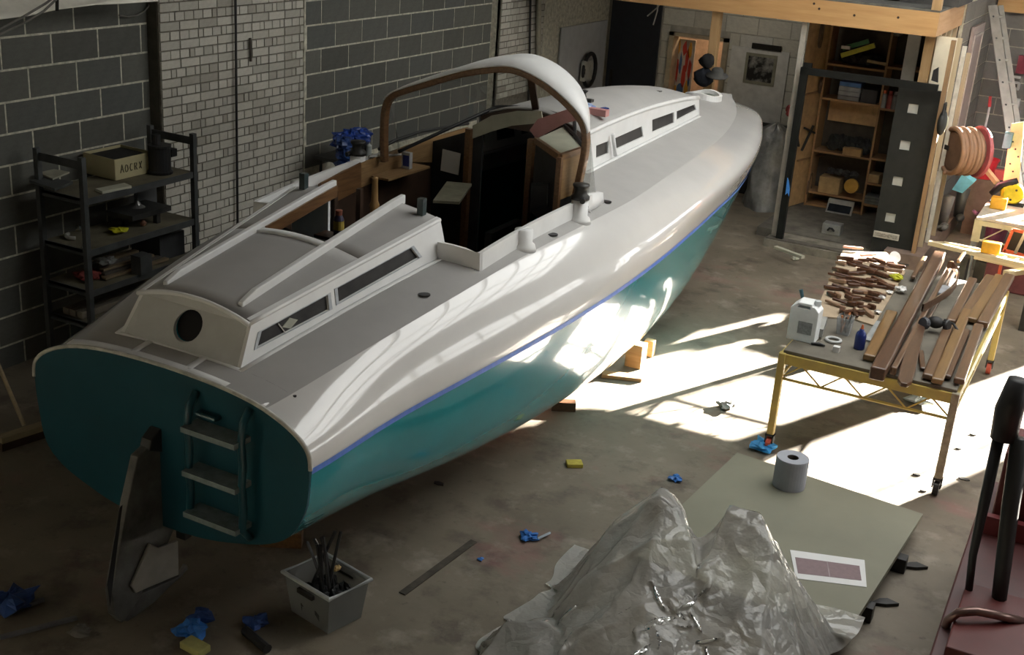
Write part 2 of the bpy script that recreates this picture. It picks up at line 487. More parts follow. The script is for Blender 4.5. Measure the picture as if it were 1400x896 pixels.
MB().tube([a + Vector((.03, .2 * cos(t) + .08, .22 * sin(t))) for t in [2 * pi * k / 20 for k in range(20)]], .028, 8, close=True).build('hose', mat('black_rubber', ()), wr, smooth=True)
# loose wires hanging by the beam
for i, (x_, y_, x2, y2) in enumerate([(907, 0, 885, 22), (900, -4, 893, 34)]):
    pp = [P(x_, y_, Y=7.0), P((x_ + x2) / 2 + 2, (y_ + y2) / 2, Y=7.0), P(x2, y2, Y=7.0)]
    tag(MB().tube(pp, .008, 6).build('loose_wire', mat('pale_wire', (.5, .5, .46), .5), loc=pp[-1]), 'short pale wire dangling below the beam in the dark, %s one' % ('left' if i == 0 else 'longer lower'), 'wire')

# right-hand block walls
XP = 5.10
wi = MB().box((XP, 8.3, 0), (XP + .04, 11, 5.2))
wall_inner = structure(wi.build('wall_inner', M_MORT))
M_BLK2 = rnd_mat('grey_block', [(.17, .165, .155), (.2, .19, .18), (.15, .145, .135)], .9, .3)
U2 = unit_box('grey_block', M_BLK2)
pl = []
for r in range(0, 12):
    y = 8.3 - (.225 if r % 2 else 0)
    while y < 10.98:
        a, b_ = max(y + .006, 8.3), min(y + .444, 10.99)
        if b_ - a > .04: pl.append(((XP + .043, (a + b_) / 2, .11 + .225 * r), (.014, b_ - a, .209)))
        y += .45
pieces('grey_block', M_BLK2, wall_inner, U2, pl)
YE = 11.0
OX0, OX1, OZ = 7.0, 10.95, 3.4
we = MB().holed([(XP - .1, YE, 0), (11.3, YE, 0), (11.3, YE, 5.2), (XP - .1, YE, 5.2)], [[(OX0, YE, .02), (OX1, YE, .02), (OX1, YE, OZ), (OX0, YE, OZ)]], (0, .2, 0))
wall_end = structure(we.build('wall_end', M_MORT))
pl = []
for r in range(0, 13):
    x = XP + .05 - (.225 if r % 2 else 0)
    while x < 6.95:
        a, b_ = max(x + .006, XP + .05), min(x + .444, 6.97)
        if b_ - a > .04: pl.append((((a + b_) / 2, YE - .003, .11 + .225 * r), (b_ - a, .014, .209)))
        x += .45
pieces('grey_block', M_BLK2, wall_end, U2, pl)
# loading door: jambs, plus unseen header and boards added to shape the sun streaks
M_SUNMASK = mat('sun_mask_board', (.2, .17, .13), .8)
d1 = structure(MB().box((OX0 - .1, YE - .05, .02), (OX0, YE + .22, OZ)).box((OX1, YE - .05, .02), (OX1 + .1, YE + .22, OZ)).build('door_1', mat('shutter_grey', (.2, .2, .2), .5)))
MB().holed([(OX0 - .1, YE - .02, 2.63), (OX1 + .1, YE - .02, 2.63), (OX1 + .1, YE - .02, OZ + .05), (OX0 - .1, YE - .02, OZ + .05)], [], (0, .02, 0)).box((10.56, YE - .03, 1.9), (10.95, YE - .021, 2.7)).box((10.56, YE - .03, .02), (10.62, YE - .021, 1.9)).build('sun_mask_header', M_SUNMASK, d1)
for x0, x1, zt in [(7.0, 7.1, 3.3), (7.1, 7.4, 1.95), (7.4, 7.62, 1.72), (7.62, 7.76, 2.1), (7.76, 7.9, 1.78), (7.9, 8.05, 2.02), (8.05, 8.17, 1.75), (8.17, 8.19, 3.3), (8.19, 8.38, 1.9), (8.38, 8.43, 3.3), (8.43, 8.75, 1.98), (8.75, 9.22, 1.9), (9.22, 9.6, 2.75), (9.6, 9.95, 1.5), (9.95, 10.1, 1.42), (10.1, 10.36, .7), (10.36, 10.41, 3.3), (10.41, 10.56, .7), (10.62, 10.95, .3)]:
    MB().box((x0, YE + .02, .02), (x1 - .004, YE + .05, zt)).build('board', M_SUNMASK, d1)
# remaining enclosure: right wall with a window band, wall behind the camera, roof with rooflights
wrr = MB().holed([(11.1, -9.7, 0), (11.1, 11.2, 0), (11.1, 11.2, 5.2), (11.1, -9.7, 5.2)], [[(11.1, -.5, 2.3), (11.1, 9.5, 2.3), (11.1, 9.5, 3.5), (11.1, -.5, 3.5)]], (.2, 0, 0))
wall_right = structure(wrr.build('wall_right', M_PLASTER))
wn = MB()
for y in [-.5, .5, 1.5, 2.5, 3.5, 4.5, 5.5, 6.5, 7.5, 8.5, 9.45]: wn.box((11.12, y, 2.3), (11.18, y + .05, 3.5))
for z in [2.3, 2.88, 3.45]: wn.box((11.12, -.5, z), (11.18, 9.5, z + .05))
structure(wn.build('window_1', mat('window_frame', (.5, .5, .48), .5)))
structure(MB().box((-.3, -9.7, 0), (11.3, -9.5, 5.2)).build('wall_front', mat('wall_front_dark', (.05, .048, .043), .9)))
SKY = [(4.8, 9.2, 0.0, 6.5)]
x0, x1, y0, y1 = SKY[0]
structure(MB().holed([(-.3, -9.7, 5.2), (11.3, -9.7, 5.2), (11.3, 11.2, 5.2), (-.3, 11.2, 5.2)], [[(x0, y0, 5.2), (x1, y0, 5.2), (x1, y1, 5.2), (x0, y1, 5.2)]], (0, 0, .15)).build('ceiling', mat('roof_lining', (.2, .19, .175), .85)))
wn = MB()
for k in range(8): y = y0 + (y1 - y0) * k / 7; wn.box((x0, y - .03, 5.22), (x1, y + .03, 5.3))
for k in range(4): x = x0 + (x1 - x0) * k / 3; wn.box((x - .03, y0, 5.22), (x + .03, y1, 5.3))
structure(wn.build('window_2', mat('window_frame', ())))
portal(((x0 + x1) / 2, (y0 + y1) / 2, 5.4), x1 - x0, y1 - y0, (0, 0, -1))
portal((11.35, 4.5, 2.9), 1.2, 10.0, (-1, 0, 0))
portal(((OX0 + OX1) / 2, YE + .3, OZ / 2), OX1 - OX0, OZ, (0, -1, 0))
# ------------------------------------------------------------------ the boat
HX = [0,.7,1.4,2.1,2.9,3.7,4.5,5.3,6.1,6.8,7.5,8.1,8.5]
HT = dict(
 zk=[.44,.36,.28,.22,.18,.15,.16,.20,.30,.44,.64,.90,1.42],
 s1=[.45,.50,.54,.57,.58,.58,.55,.49,.41,.32,.22,.11,.02],
 z1=[.49,.41,.34,.28,.24,.23,.26,.33,.46,.60,.80,1.06,1.45],
 s2=[.825,.86,.94,.99,1.01,1.01,.97,.89,.77,.63,.45,.24,.035],
 z2=[.66,.60,.54,.49,.46,.47,.52,.62,.76,.90,1.06,1.25,1.48],
 sb=[.915,.97,1.07,1.15,1.19,1.18,1.12,1.04,.95,.82,.62,.34,.06],
 zb=[1.05,1.07,1.12,1.16,1.195,1.225,1.24,1.25,1.26,1.28,1.34,1.44,1.54],
 sm=[.885,.95,1.04,1.11,1.15,1.15,1.12,1.06,.98,.87,.68,.43,.08],
 zm=[1.16,1.21,1.29,1.37,1.41,1.43,1.45,1.47,1.49,1.51,1.55,1.58,1.58],
 sd=[.64,.78,.87,.92,.95,.93,.86,.78,.69,.57,.40,.18,.02],
 zd=[1.29,1.405,1.51,1.585,1.62,1.62,1.625,1.625,1.625,1.63,1.65,1.65,1.62],
 zc=[1.35,1.455,1.56,1.635,1.69,1.71,1.72,1.73,1.74,1.75,1.75,1.73,1.67])


def spl(xs, ys):
    n = len(xs); d = [(ys[i + 1] - ys[i]) / (xs[i + 1] - xs[i]) for i in range(n - 1)]
    m = [d[0]] + [(d[i - 1] * (xs[i + 1] - xs[i]) + d[i] * (xs[i] - xs[i - 1])) / (xs[i + 1] - xs[i - 1]) for i in range(1, n - 1)] + [d[-1]]
    def f(x):
        x = min(max(x, xs[0]), xs[-1]); i = 0
        while i < n - 2 and x > xs[i + 1]: i += 1
        h = xs[i + 1] - xs[i]; t = (x - xs[i]) / h
        return ys[i] * (1 + 2 * t) * (1 - t) ** 2 + m[i] * h * t * (1 - t) ** 2 + ys[i + 1] * t * t * (3 - 2 * t) + m[i + 1] * h * t * t * (t - 1)
    return f


HF = {k: spl(HX, v) for k, v in HT.items()}
BO = Vector((3.06, -2.25, 0)); BA = radians(89.0)
BH = Vector((cos(BA), sin(BA), 0)); BS = Vector((sin(BA), -cos(BA), 0))
LOA = 8.5
NS = 8


def B(x, s, z): return BO + BH * x + BS * s + Vector((0, 0, z))


def Bpl(x, y, p, n):
    """picture ray on the plane through boat point p with boat normal n -> boat coordinates"""
    o = B(*p); nn = BH * n[0] + BS * n[1] + Vector((0, 0, n[2])); d = ray(x, y); c = Vector(CAM_C)
    q = c + d * ((o - c).dot(nn) / d.dot(nn)) - BO
    return (q.dot(BH), q.dot(BS), q.z)


def BX(x, y, xb): return Bpl(x, y, (xb, 0, 0), (1, 0, 0))
def BY(x, y, sb): return Bpl(x, y, (0, sb, 0), (0, 1, 0))
def BZ(x, y, zb): return Bpl(x, y, (0, 0, zb), (0, 0, 1))


def section(x):
    p = [(0, HF['zk'](x)), (HF['s1'](x), HF['z1'](x)), (HF['s2'](x), HF['z2'](x)), (HF['sb'](x), HF['zb'](x)), (HF['sm'](x), HF['zm'](x)), (HF['sd'](x), HF['zd'](x)), (0, HF['zc'](x))]
    e = [(-p[1][0], p[1][1])] + p + [(-p[-2][0], p[-2][1])]
    e = [Vector((q[0], q[1])) for q in e]; out = []
    for i in range(1, len(e) - 2):
        P0, P1, P2, P3 = e[i - 1:i + 3]
        l = [max((b - a).length, 1e-4) ** .5 for a, b in ((P0, P1), (P1, P2), (P2, P3))]
        m1 = ((P1 - P0) / l[0] - (P2 - P0) / (l[0] + l[1]) + (P2 - P1) / l[1]) * l[1]
        m2 = ((P2 - P1) / l[1] - (P3 - P1) / (l[1] + l[2]) + (P3 - P2) / l[2]) * l[1]
        for k in range(NS):
            t = k / NS
            out.append(P1 * ((1 + 2 * t) * (1 - t) ** 2) + m1 * (t * (1 - t) ** 2) + P2 * (t * t * (3 - 2 * t)) + m2 * (t * t * (t - 1)))
    out.append(e[-2])
    sh = .05 * math.exp(-(x / .5) ** 2)
    return [(q.x, q.y, sh * min(max((q.y - .45) / .4, 0), 1)) for q in out]


def deckz(x, s):
    up = section(x)[5 * NS:]; s = abs(s)
    if s >= up[0][0]: return up[0][1]
    for a, b in zip(up[:-1], up[1:]):
        if b[0] <= s <= a[0]:
            t = (a[0] - s) / max(a[0] - b[0], 1e-6); return a[1] + (b[1] - a[1]) * t
    return up[-1][1]


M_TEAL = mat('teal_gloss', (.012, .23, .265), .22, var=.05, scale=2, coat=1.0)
M_TEAL_SHADE = mat('teal_in_shade', (.009, .06, .082), .35, var=.08, scale=3)  # darker copy of the hull teal; the stern's shade is put into the colour
M_WHITE = mat('white_gloss', (.68, .67, .65), .22, var=.02, scale=3, coat=1.0)
M_WHITE2 = mat('white_paint', (.78, .785, .775), .35, var=.03, scale=6)
M_DECK = mat('deck_grey', (.385, .378, .365), .75, var=.03, scale=4)
M_TAPE = mat('blue_tape', (.09, .2, .62), .5, var=.1, scale=20)
M_BROWN = mat('bottom_paint', (.32, .13, .085), .7, var=.15, scale=10)
M_MAHOG = wood('mahogany', (.2, .105, .045), (.1, .048, .02), .35, 4, coat=.3)
M_PLY = wood('plywood', (.32, .20, .09), (.2, .115, .05), .5, 3)
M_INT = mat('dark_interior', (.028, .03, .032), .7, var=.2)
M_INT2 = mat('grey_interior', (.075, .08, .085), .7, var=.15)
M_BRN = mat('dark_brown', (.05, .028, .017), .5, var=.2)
M_CREAM = mat('cream_lining', (.42, .42, .33), .6, var=.06)
M_PINK = mat('pink_primer', (.52, .26, .25), .6, var=.1, scale=6)
M_BLACK = mat('black_plastic', (.015, .015, .016), .45)
M_STEEL = mat('dull_steel', (.3, .3, .29), .4, metal=.8, var=.15)
M_DSTEEL = mat('dark_steel', (.05, .05, .048), .45, metal=.5, var=.2)
boat = thing('sailing_boat', 'long white and teal sailing boat with an open cockpit and curved hood, filling the workshop', 'boat', BO)


def xs_range(a, b, step=.12):
    n = max(2, int(round((b - a) / step)) + 1); return [a + (b - a) * i / (n - 1) for i in range(n)]


STN = xs_range(0, 7.6, .13) + xs_range(7.65, LOA, .06)
SECS = {}


def sec(x):
    k = round(x, 4)
    if k not in SECS: SECS[k] = section(x)
    return SECS[k]


def hull_rows(i0, i1, side, off=0.0):
    return [[B(x, side * (q[0] + off) + q[2], q[1]) for q in sec(x)[i0:i1 + 1]] for x in STN]


def two(i0, i1):
    b = MB()
    for sd_ in (1, -1): b.grid(hull_rows(i0, i1, sd_))
    return b


two(0, NS).build('keel_bottom', M_BROWN, boat, smooth=True)
two(NS, 3 * NS).build('hull_bottom', M_TEAL, boat, smooth=True)
two(3 * NS, 5 * NS).build('topsides', M_WHITE, boat, smooth=True)
tp = MB()
for sd_ in (1, -1):
    rows = []
    for x in STN:
        q0 = sec(x)[3 * NS - 1]; q1 = sec(x)[3 * NS]; q2 = sec(x)[3 * NS + 1]
        o = .004; zz = (q1[1] - .008, q1[1] + .022)
        def at(z):
            a, b_ = (q0, q1) if z < q1[1] else (q1, q2)
            t = (z - a[1]) / max(b_[1] - a[1], 1e-5); return a[0] + (b_[0] - a[0]) * t + o
        rows.append([B(x, sd_ * at(z) + q1[2], z - 0.014) for z in zz])
    tp.grid(rows)
tp.build('masking_tape', M_TAPE, boat, smooth=True)
# transom
s0 = sec(0)
out = [B(-.002, q[0] + q[2], q[1]) for q in s0] + [B(-.002, -q[0] + q[2], q[1]) for q in s0[::-1][1:-1]]
MB().prism(out, BH * -.012).build('transom', M_TEAL_SHADE, boat)
rim = [B(-.012, (q[0] + .004) + q[2], q[1] + .004) for q in s0[3 * NS:]] + [B(-.012, -(q[0] + .004) + q[2], q[1] + .004) for q in s0[3 * NS:][::-1][1:]]
MB().tube(rim, .011, 8).build('transom_rim', mat('worn_white', (.5, .49, .44), .5, var=.15, scale=20), boat, smooth=True)
# deck: full strips fore and aft, side strips round the cabins and the cockpit
def cabA_b(x): return .40 + (x - .15) * .1178


def cabF(x): return .455 - .0638 * (x - 3.85)


CK0, CK1, CKS = 1.72, 3.86, .815
dk = MB()
for x0, x1, inn in ((0, .16, lambda x: 0), (.16, CK0, lambda x: cabA_b(x) - .03), (CK0, CK1, lambda x: CKS if x < 3.2 else CKS + (x - 3.2) / .66 * (.425 - CKS)), (CK1, 6.72, lambda x: cabF(x) - .03), (6.72, LOA, lambda x: 0)):
    for sd_ in (1, -1):
        rows = []
        for x in xs_range(x0, x1, .1):
            so = sec(x)[5 * NS][0]; si = min(CKS if (x0 == CK0 and sd_ < 0) else inn(x), so - .002); sh = sec(x)[5 * NS][2]
            rows.append([B(x, sd_ * (so + (si - so) * k / 8) + sh, deckz(x, so + (si - so) * k / 8)) for k in range(9)])
        dk.grid(rows)
dk.build('deck', M_DECK, boat, smooth=True)


def deck_strip(name, pts, wdt, m=M_WHITE2, h=.003):
    """flat painted strip following the deck, pts in boat x,s"""
    rows = []
    P_ = []
    for (x0, s0_), (x1, s1_) in zip(pts[:-1], pts[1:]):
        for k in range(8): P_.append((x0 + (x1 - x0) * k / 8, s0_ + (s1_ - s0_) * k / 8))
    P_.append(pts[-1])
    for i, (x, s) in enumerate(P_):
        a = P_[max(i - 1, 0)]; b_ = P_[min(i + 1, len(P_) - 1)]
        d = Vector((b_[0] - a[0], b_[1] - a[1])).normalized(); n = Vector((-d.y, d.x)) * wdt / 2
        rows.append([B(x + n.x * k, s + n.y * k, deckz(max(x + n.x * k, 0), s + n.y * k) + h) for k in (-1, 0, 1)])
    MB().grid(rows).build(name, m, boat, smooth=True, solid=.004)


deck_strip('deck_margin', [(.022, -.62), (.022, 0), (.022, .68)], .045)
for s in (-.18, .18): deck_strip('deck_margin', [(.03, s), (.15, s)], .04)
deck_strip('deck_margin', [(.155, -.42), (.155, .42)], .022)
for sd_ in (1, -1): deck_strip('deck_margin', [(.15, sd_ * (cabA_b(.15) + .012)), (CK0, sd_ * (cabA_b(CK0) + .015))], .03)
for sd_ in (1, -1): deck_strip('deck_margin', [(3.9, sd_ * (cabF(3.9) + .02)), (6.75, sd_ * (cabF(6.75) + .02))], .035)
for x, s in ((1.28, .75), (2.53, .9), (3.43, .86)):
    s = min(s, sec(x)[5 * NS][0] - .04)
    MB().lathe([(.034, -.002), (.034, .005), (.026, .006)], B(x, s, deckz(x, s)), 18).build('deck_plate', M_BLACK, boat)
for px_, py_ in ((403, 542), (427, 531)):
    q = BZ(px_, py_, 1.31); MB().lathe([(.009, -.004), (.009, .004)], B(q[0], q[1], q[2]), 8).build('bolt_hole', M_BLACK, boat)

# ---- aft cabin
pa, pb_, pc = .7245, .157, -.256
def sA(x, z): return pa + pb_ * x + pc * z
def ztA(x): return 1.56 + (x - .285) * .168
def crA(x): return .062
RX0, RX1, HXO = .285, 1.765, 1.1
def roofA(x, s):
    e = sA(x, ztA(x)); return ztA(x) + crA(x) * (1 - (s / e) ** 2)
def winA(pts, sign=1):
    n = (pb_, -1, pc); p = (.15, .40, 1.36)
    return [Bpl(x, y, p, n) for x, y in pts]
W1 = winA([(351, 476), (357, 453), (447.6, 403), (449.7, 424)]); W2 = winA([(462.7, 414.8), (460.7, 393.7), (562, 338.4), (573, 352.5)])
for sd_ in (1, -1):
    base = [(.15, 1.34)] + [(x, deckz(x, cabA_b(x)) - .02) for x in xs_range(.3, CK0, .3)] + [(1.77, 1.58)]
    top = [(RX1, ztA(RX1)), (RX0, ztA(RX0))]
    outl = [B(x, sd_ * sA(x, z), z) for x, z in base + top]
    hol = [[B(q[0], sd_ * q[1], q[2]) for q in W] for W in (W1, W2)]
    MB().holed(outl, hol, BS * (-.022 * sd_)).build('cabin_side', M_WHITE2, boat)
    for W in (W1, W2):
        f_ = [B(q[0], sd_ * (q[1] - .012), q[2]) for q in W]
        cx = sum((Vector(q) for q in f_), Vector()) / 4
        MB().prism([cx + (q - cx) * 1.04 for q in f_], BS * (-.004 * sd_)).build('window_pane', mat('dark_pane', (.035, .033, .032), .3, var=.3, scale=6, spec=.2), boat)
        oc = [B(q[0], sd_ * (q[1] + .001), q[2]) for q in W]; cx = sum(oc, Vector()) / 4
        o2 = [cx + (q - cx) * 1.0 + (q - cx).normalized() * .022 for q in oc]
        MB().holed(o2, [oc], BS * (.003 * sd_)).build('window_rim', mat('masked_putty', (.55, .58, .6), .6, col2=(.3, .33, .37), scale=18), boat)
# label seen through the first window
q = winA([(388, 448), (398, 435), (409, 438), (399, 450)])
MB().prism([B(a[0], a[1] - .008, a[2]) for a in q], BS * -.003).build('window_sticker', mat('sticker', (.42, .42, .34), .6), boat)
q = winA([(382, 443), (391, 455)]); MB().bar(B(q[0][0], q[0][1] - .006, q[0][2]), B(q[1][0], q[1][1] - .006, q[1][2]), .008, .006).build('window_bar', M_WHITE2, boat)
# aft bulkhead with porthole
eb, et = .40, sA(RX0, ztA(RX0))
aft = [B(.15, -eb, 1.33)] + [B(.15 + .0 * k, -eb + 2 * eb * k / 8, deckz(.16, -eb + 2 * eb * k / 8) - .01) for k in range(1, 8)] + [B(.15, eb, 1.33)]
aft += [B(RX0, et - 2 * et * k / 12, roofA(RX0, et - 2 * et * k / 12) - .004) for k in range(13)]
pc_ = Bpl(257, 446, (.15, 0, 1.36), (.2, 0, -.135)); u1 = Vector((0, 1, 0)); v1 = Vector((.135, 0, .2)).normalized()
def circ(r, off=0): return [B(*(Vector(pc_) + u1 * r * cos(t) + v1 * r * sin(t) + Vector((off, 0, 0)))) for t in [2 * pi * k / 24 for k in range(24)]]
MB().holed(aft, [circ(.088)], BH * .02).build('aft_bulkhead', mat('bulkhead_grey', (.54, .55, .54), .6, var=.04), boat)
MB().prism(circ(.09, .03), BH * .005).build('porthole', mat('porthole_dark', (.012, .012, .013), .3), boat)
# roof
rf = MB()
def rrow(x, a, b_, n=8): return [B(x, a + (b_ - a) * k / n, roofA(x, a + (b_ - a) * k / n)) for k in range(n + 1)]
HW = .235
rf.grid([rrow(x, -sA(x, ztA(x)), sA(x, ztA(x)), 16) for x in xs_range(RX0 - .015, HXO, .1)])
for sd_ in (1, -1): rf.grid([rrow(x, sd_ * HW, sd_ * sA(x, ztA(x))) for x in xs_range(HXO, RX1, .1)])
rf.build('cabin_roof', M_DECK, boat, smooth=True, solid=.018)
for sd_ in (1, -1):
    MB().tube([B(x, sd_ * (sA(x, ztA(x)) - .006), ztA(x) + .004) for x in xs_range(RX0 - .015, RX1, .1)], .013, 8).build('roof_trim', M_WHITE2, boat, smooth=True)
    MB().grid([[B(x, sd_ * (sA(x, ztA(x)) - k), roofA(x, sA(x, ztA(x)) - k) + .011) for k in (.0, .03)] for x in xs_range(RX0, RX1, .1)]).build('roof_margin', M_WHITE2, boat, solid=.004)
MB().tube([B(RX0 - .02, -et + 2 * et * k / 16, roofA(RX0, -et + 2 * et * k / 16) + .002) for k in range(17)], .013, 8).build('roof_trim', M_WHITE2, boat, smooth=True)
MB().grid([[B(x, -HW + 2 * HW * k / 10, roofA(x, -HW + 2 * HW * k / 10) + .012 - (.004 if i else 0)) for k in range(11)] for i, x in enumerate((HXO - .05, HXO - .025, HXO))]).build('hatch_sill', M_WHITE2, boat, smooth=True, solid=.02)
for sd_ in (1, -1):
    r_ = MB(); n = 14
    A_ = []
    for i in range(n + 1):
        x = .34 + (1.80 - .34) * i / n; z = roofA(min(x, RX1), .25) - .004
        h = .055 if i > 0 else .03
        A_.append([B(x, sd_ * .235, z), B(x, sd_ * .235, z + h), B(x, sd_ * .268, z + h), B(x, sd_ * .268, z)])
    r_.grid(A_, True); r_.f += [[0, 1, 2, 3], [len(r_.v) - 4 + k for k in (3, 2, 1, 0)]]
    r_.build('hatch_runner', M_WHITE2, boat, bevel=.006)
    b_ = MB().grid([[B(x, sd_ * .233, roofA(min(x, RX1), .25) + .02), B(x, sd_ * .222, roofA(min(x, RX1), .25) + .02), B(x, sd_ * .222, roofA(min(x, RX1), .25) - .05), B(x, sd_ * .233, roofA(min(x, RX1), .25) - .05)] for x in xs_range(HXO + .02, 1.79, .1)], True)
    b_.build('runner_lining', M_MAHOG, boat)
    MB().prism([B(RX1 - .01, sd_ * .25, 1.3), B(RX1 - .01, sd_ * .53, 1.55), B(RX1 - .01, sd_ * sA(RX1, ztA(RX1)) - sd_ * .01, ztA(RX1)), B(RX1 - .01, sd_ * .25, roofA(RX1, .25) - .01)], BH * -.02).build('bulkhead_wing', M_WHITE2, boat)
    q = B(RX1 - .04, sd_ * .43, roofA(RX1, .43))
    MB().box((-.02, -.02, 0), (.02, .02, .1), Matrix.Translation(q)).build('hatch_bracket', mat('clear_plastic_dark', (.05, .07, .07), .2), boat)
# cockpit well
zf = .72
CKX0, CKX1 = .35, CK1
well = MB()
well.grid([[B(x, s, zf) for s in (-.75, 0, .75)] for x in (CKX0, 1.7, CKX1 + 1.4)])
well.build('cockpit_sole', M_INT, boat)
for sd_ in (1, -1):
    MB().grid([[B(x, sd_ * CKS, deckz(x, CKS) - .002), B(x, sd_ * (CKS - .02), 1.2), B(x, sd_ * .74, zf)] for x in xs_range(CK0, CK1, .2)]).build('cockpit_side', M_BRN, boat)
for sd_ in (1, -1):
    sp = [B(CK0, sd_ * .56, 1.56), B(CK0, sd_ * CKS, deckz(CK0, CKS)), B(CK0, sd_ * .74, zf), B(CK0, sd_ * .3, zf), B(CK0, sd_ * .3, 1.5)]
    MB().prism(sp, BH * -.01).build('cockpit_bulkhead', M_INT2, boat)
# coaming
for sd_ in (1, -1):
    def cz(x): return deckz(x, .83) + .115 - (.02 if x < 1.9 else 0)
    path = [(1.70, .57)] + [(1.70 + .03 * k / 3, .57 + .25 * k / 3) for k in range(1, 4)]
    xs_ = xs_range(1.75, 3.16, .12)
    rows = []
    for x, s in path + [(x, CKS + .012 + .05 * min(1, (x - 1.75) / 1.2) * .6) for x in xs_]:
        zb = deckz(x, s) - .02; zt = max(deckz(x, s), 1.555) + .1
        dx_, ds_ = (.012, 0) if s < .8 else (0, .012)
        rows.append([B(x - dx_ * 1.2, sd_ * (s + ds_ * 1.6), zb), B(x - dx_, sd_ * (s + ds_), zt), B(x + dx_, sd_ * (s - ds_), zt), B(x + dx_ * 1.2, sd_ * (s - ds_ * 1.2), zb - .02)])
    g_ = MB().grid(rows, True); g_.f += [[0, 1, 2, 3], [len(g_.v) - 4 + k for k in (3, 2, 1, 0)]]
    g_.build('coaming', M_WHITE2, boat)
    for x, s, hgt in ((2.22, .855, .1), (2.93, .885, .13)):
        MB().lathe([(.085, -.03), (.075, .006), (.058, .02), (.056, hgt), (.0, hgt)], B(x, sd_ * s, deckz(x, s)), 18, capt=False).build('winch_base', M_WHITE2, boat, smooth=True)
    x, s = 2.93, .885; z = deckz(x, s) + .13
    wn_ = MB().lathe([(.062, 0), (.062, .02), (.045, .035), (.042, .07), (.055, .085), (.055, .1), (.0, .102)], B(x, sd_ * s, z), 18, capt=False).build('winch', M_DSTEEL, boat, smooth=True)
    MB().cyl(B(x - .01, sd_ * (s + .03), z + .01), B(x - .07, sd_ * (s + .05), z + .005), .018, 10).build('winch_socket', M_BLACK, wn_)
# wooden cap and inner lining on the port coaming
def lin(name, pts, m, d): MB().prism([B(*p) for p in pts], d).build(name, m, boat)
sP = -.80
top = [BY(x, y, sP) for x, y in [(437, 252), (470, 234), (512, 216), (560, 198), (600, 186), (640, 174)]]
bot = [BY(x, y, sP) for x, y in [(640, 216), (600, 222), (563, 222), (520, 246), (490, 258), (437, 272)]]
lin('side_lining', top + bot, M_PLY, BS * -.012)
a = BY(378, 276, -.84); b = BY(420, 254, -.84)
MB().bar(B(*a), B(*b), .02, .05).build('coaming_cap', M_MAHOG, boat)
lin('lining_board', [BY(x, y, sP + .015) for x, y in [(437, 250), (492, 222), (492, 258), (440, 285)]], M_MAHOG, BS * .012)
sh = [BY(563, 216, sP + .02), BY(600, 222, sP + .02)]
MB().prism([B(2.95, sP + .02, 1.62), B(3.5, sP + .02, 1.62), B(3.5, sP + .17, 1.62), B(2.95, sP + .17, 1.62)], (0, 0, .015)).build('side_shelf', M_PLY, boat)
MB().tube([B(*BY(x, y, sP + .02)) for x, y in [(518, 204), (540, 192), (575, 180), (610, 174), (640, 169)]], .012, 8).build('screen_seal', M_BLACK, boat, smooth=True)
# forward bulkhead, posts, companionway
XB = 3.8
q0 = BX(606, 190, XB); q1 = BX(640, 180, XB)
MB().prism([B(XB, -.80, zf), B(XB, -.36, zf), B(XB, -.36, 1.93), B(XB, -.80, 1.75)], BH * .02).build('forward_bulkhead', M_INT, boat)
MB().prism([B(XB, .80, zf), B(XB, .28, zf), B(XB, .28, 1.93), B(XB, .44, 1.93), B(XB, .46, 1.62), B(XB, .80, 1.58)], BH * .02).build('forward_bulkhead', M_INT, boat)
for x_, yt, yb in ((642, 176, 300), (727, 190, 330)):
    a = BX(x_, yt, XB - .03); MB().bar(B(XB - .03, a[1], a[2]), B(XB - .03, a[1], zf), .045, .05, (0, 1, 0)).build('door_post', M_MAHOG, boat)
a = BX(606, 211, XB - .015); b = BX(627, 232, XB - .015)
MB().box((-.08, -.003, -.085), (.08, .003, .085), Matrix.Translation(B(XB - .02, (a[1] + b[1]) / 2, (a[2] + b[2]) / 2)) @ Matrix.Rotation(.06, 4, 'Y')).build('paper_notice', mat('paper', (.85, .86, .83), .7, var=.03), boat)
q = [BZ(x, y, 1.5) for x, y in [(592, 274), (611, 248), (645, 251), (628, 276)]]
MB().prism([B(*a) for a in q], (0, 0, -.02)).build('chart_flap', mat('worn_cream', (.3, .29, .21), .6, var=.15), boat)
MB().box((-.3, -.28, 0), (.3, .28, .5), Matrix.Translation(B(2.7, .12, zf))).build('engine_box', M_INT2, boat)
MB().box((-.4, -.2, 0), (.4, .2, .32), Matrix.Translation(B(3.2, .55, zf))).build('cockpit_seat', M_INT, boat)
MB().box((-.4, -.2, 0), (.4, .2, .45), Matrix.Translation(B(2.9, -.55, zf))).build('cockpit_seat', M_BRN, boat)
MB().box((-.03, -.25, 0), (.03, .25, .5), Matrix.Translation(B(3.75, -.1, zf))).build('companionway_step', M_INT2, boat)
# console to starboard
zc = 2.03
q = [BZ(x, y, zc) for x, y in [(733, 190), (771, 173), (796, 203), (766, 213)]]
cq = [B(*a) for a in q]
MB().prism([v + Vector((0, 0, -.02)) for v in cq], (0, 0, -.5)).build('console', M_INT, boat)
MB().prism(cq, (0, 0, -.018)).build('console_top', M_CREAM, boat)
MB().tube([cq[1] + Vector((0, 0, .012)), cq[1].lerp(cq[2], .5) + Vector((.012, .012, .015)), cq[2] + Vector((.01, 0, .0)), cq[2] + Vector((0, 0, -.12))], .012, 8).build('console_seal', M_BLACK, boat)
MB().prism([cq[3] + Vector((.006, -.006, -.03)), cq[2] + Vector((.006, -.006, -.03)), cq[2] + Vector((.006, -.006, -.3)), cq[3] + Vector((.006, -.006, -.3))], (.004, -.006, 0)).build('console_side', M_PLY, boat)
e = [B(*a) + Vector((0, 0, -.01)) for a in q]
MB().bar(e[0], e[3], .03, .04).bar(e[3], e[2], .03, .04).build('console_edge', M_MAHOG, boat)
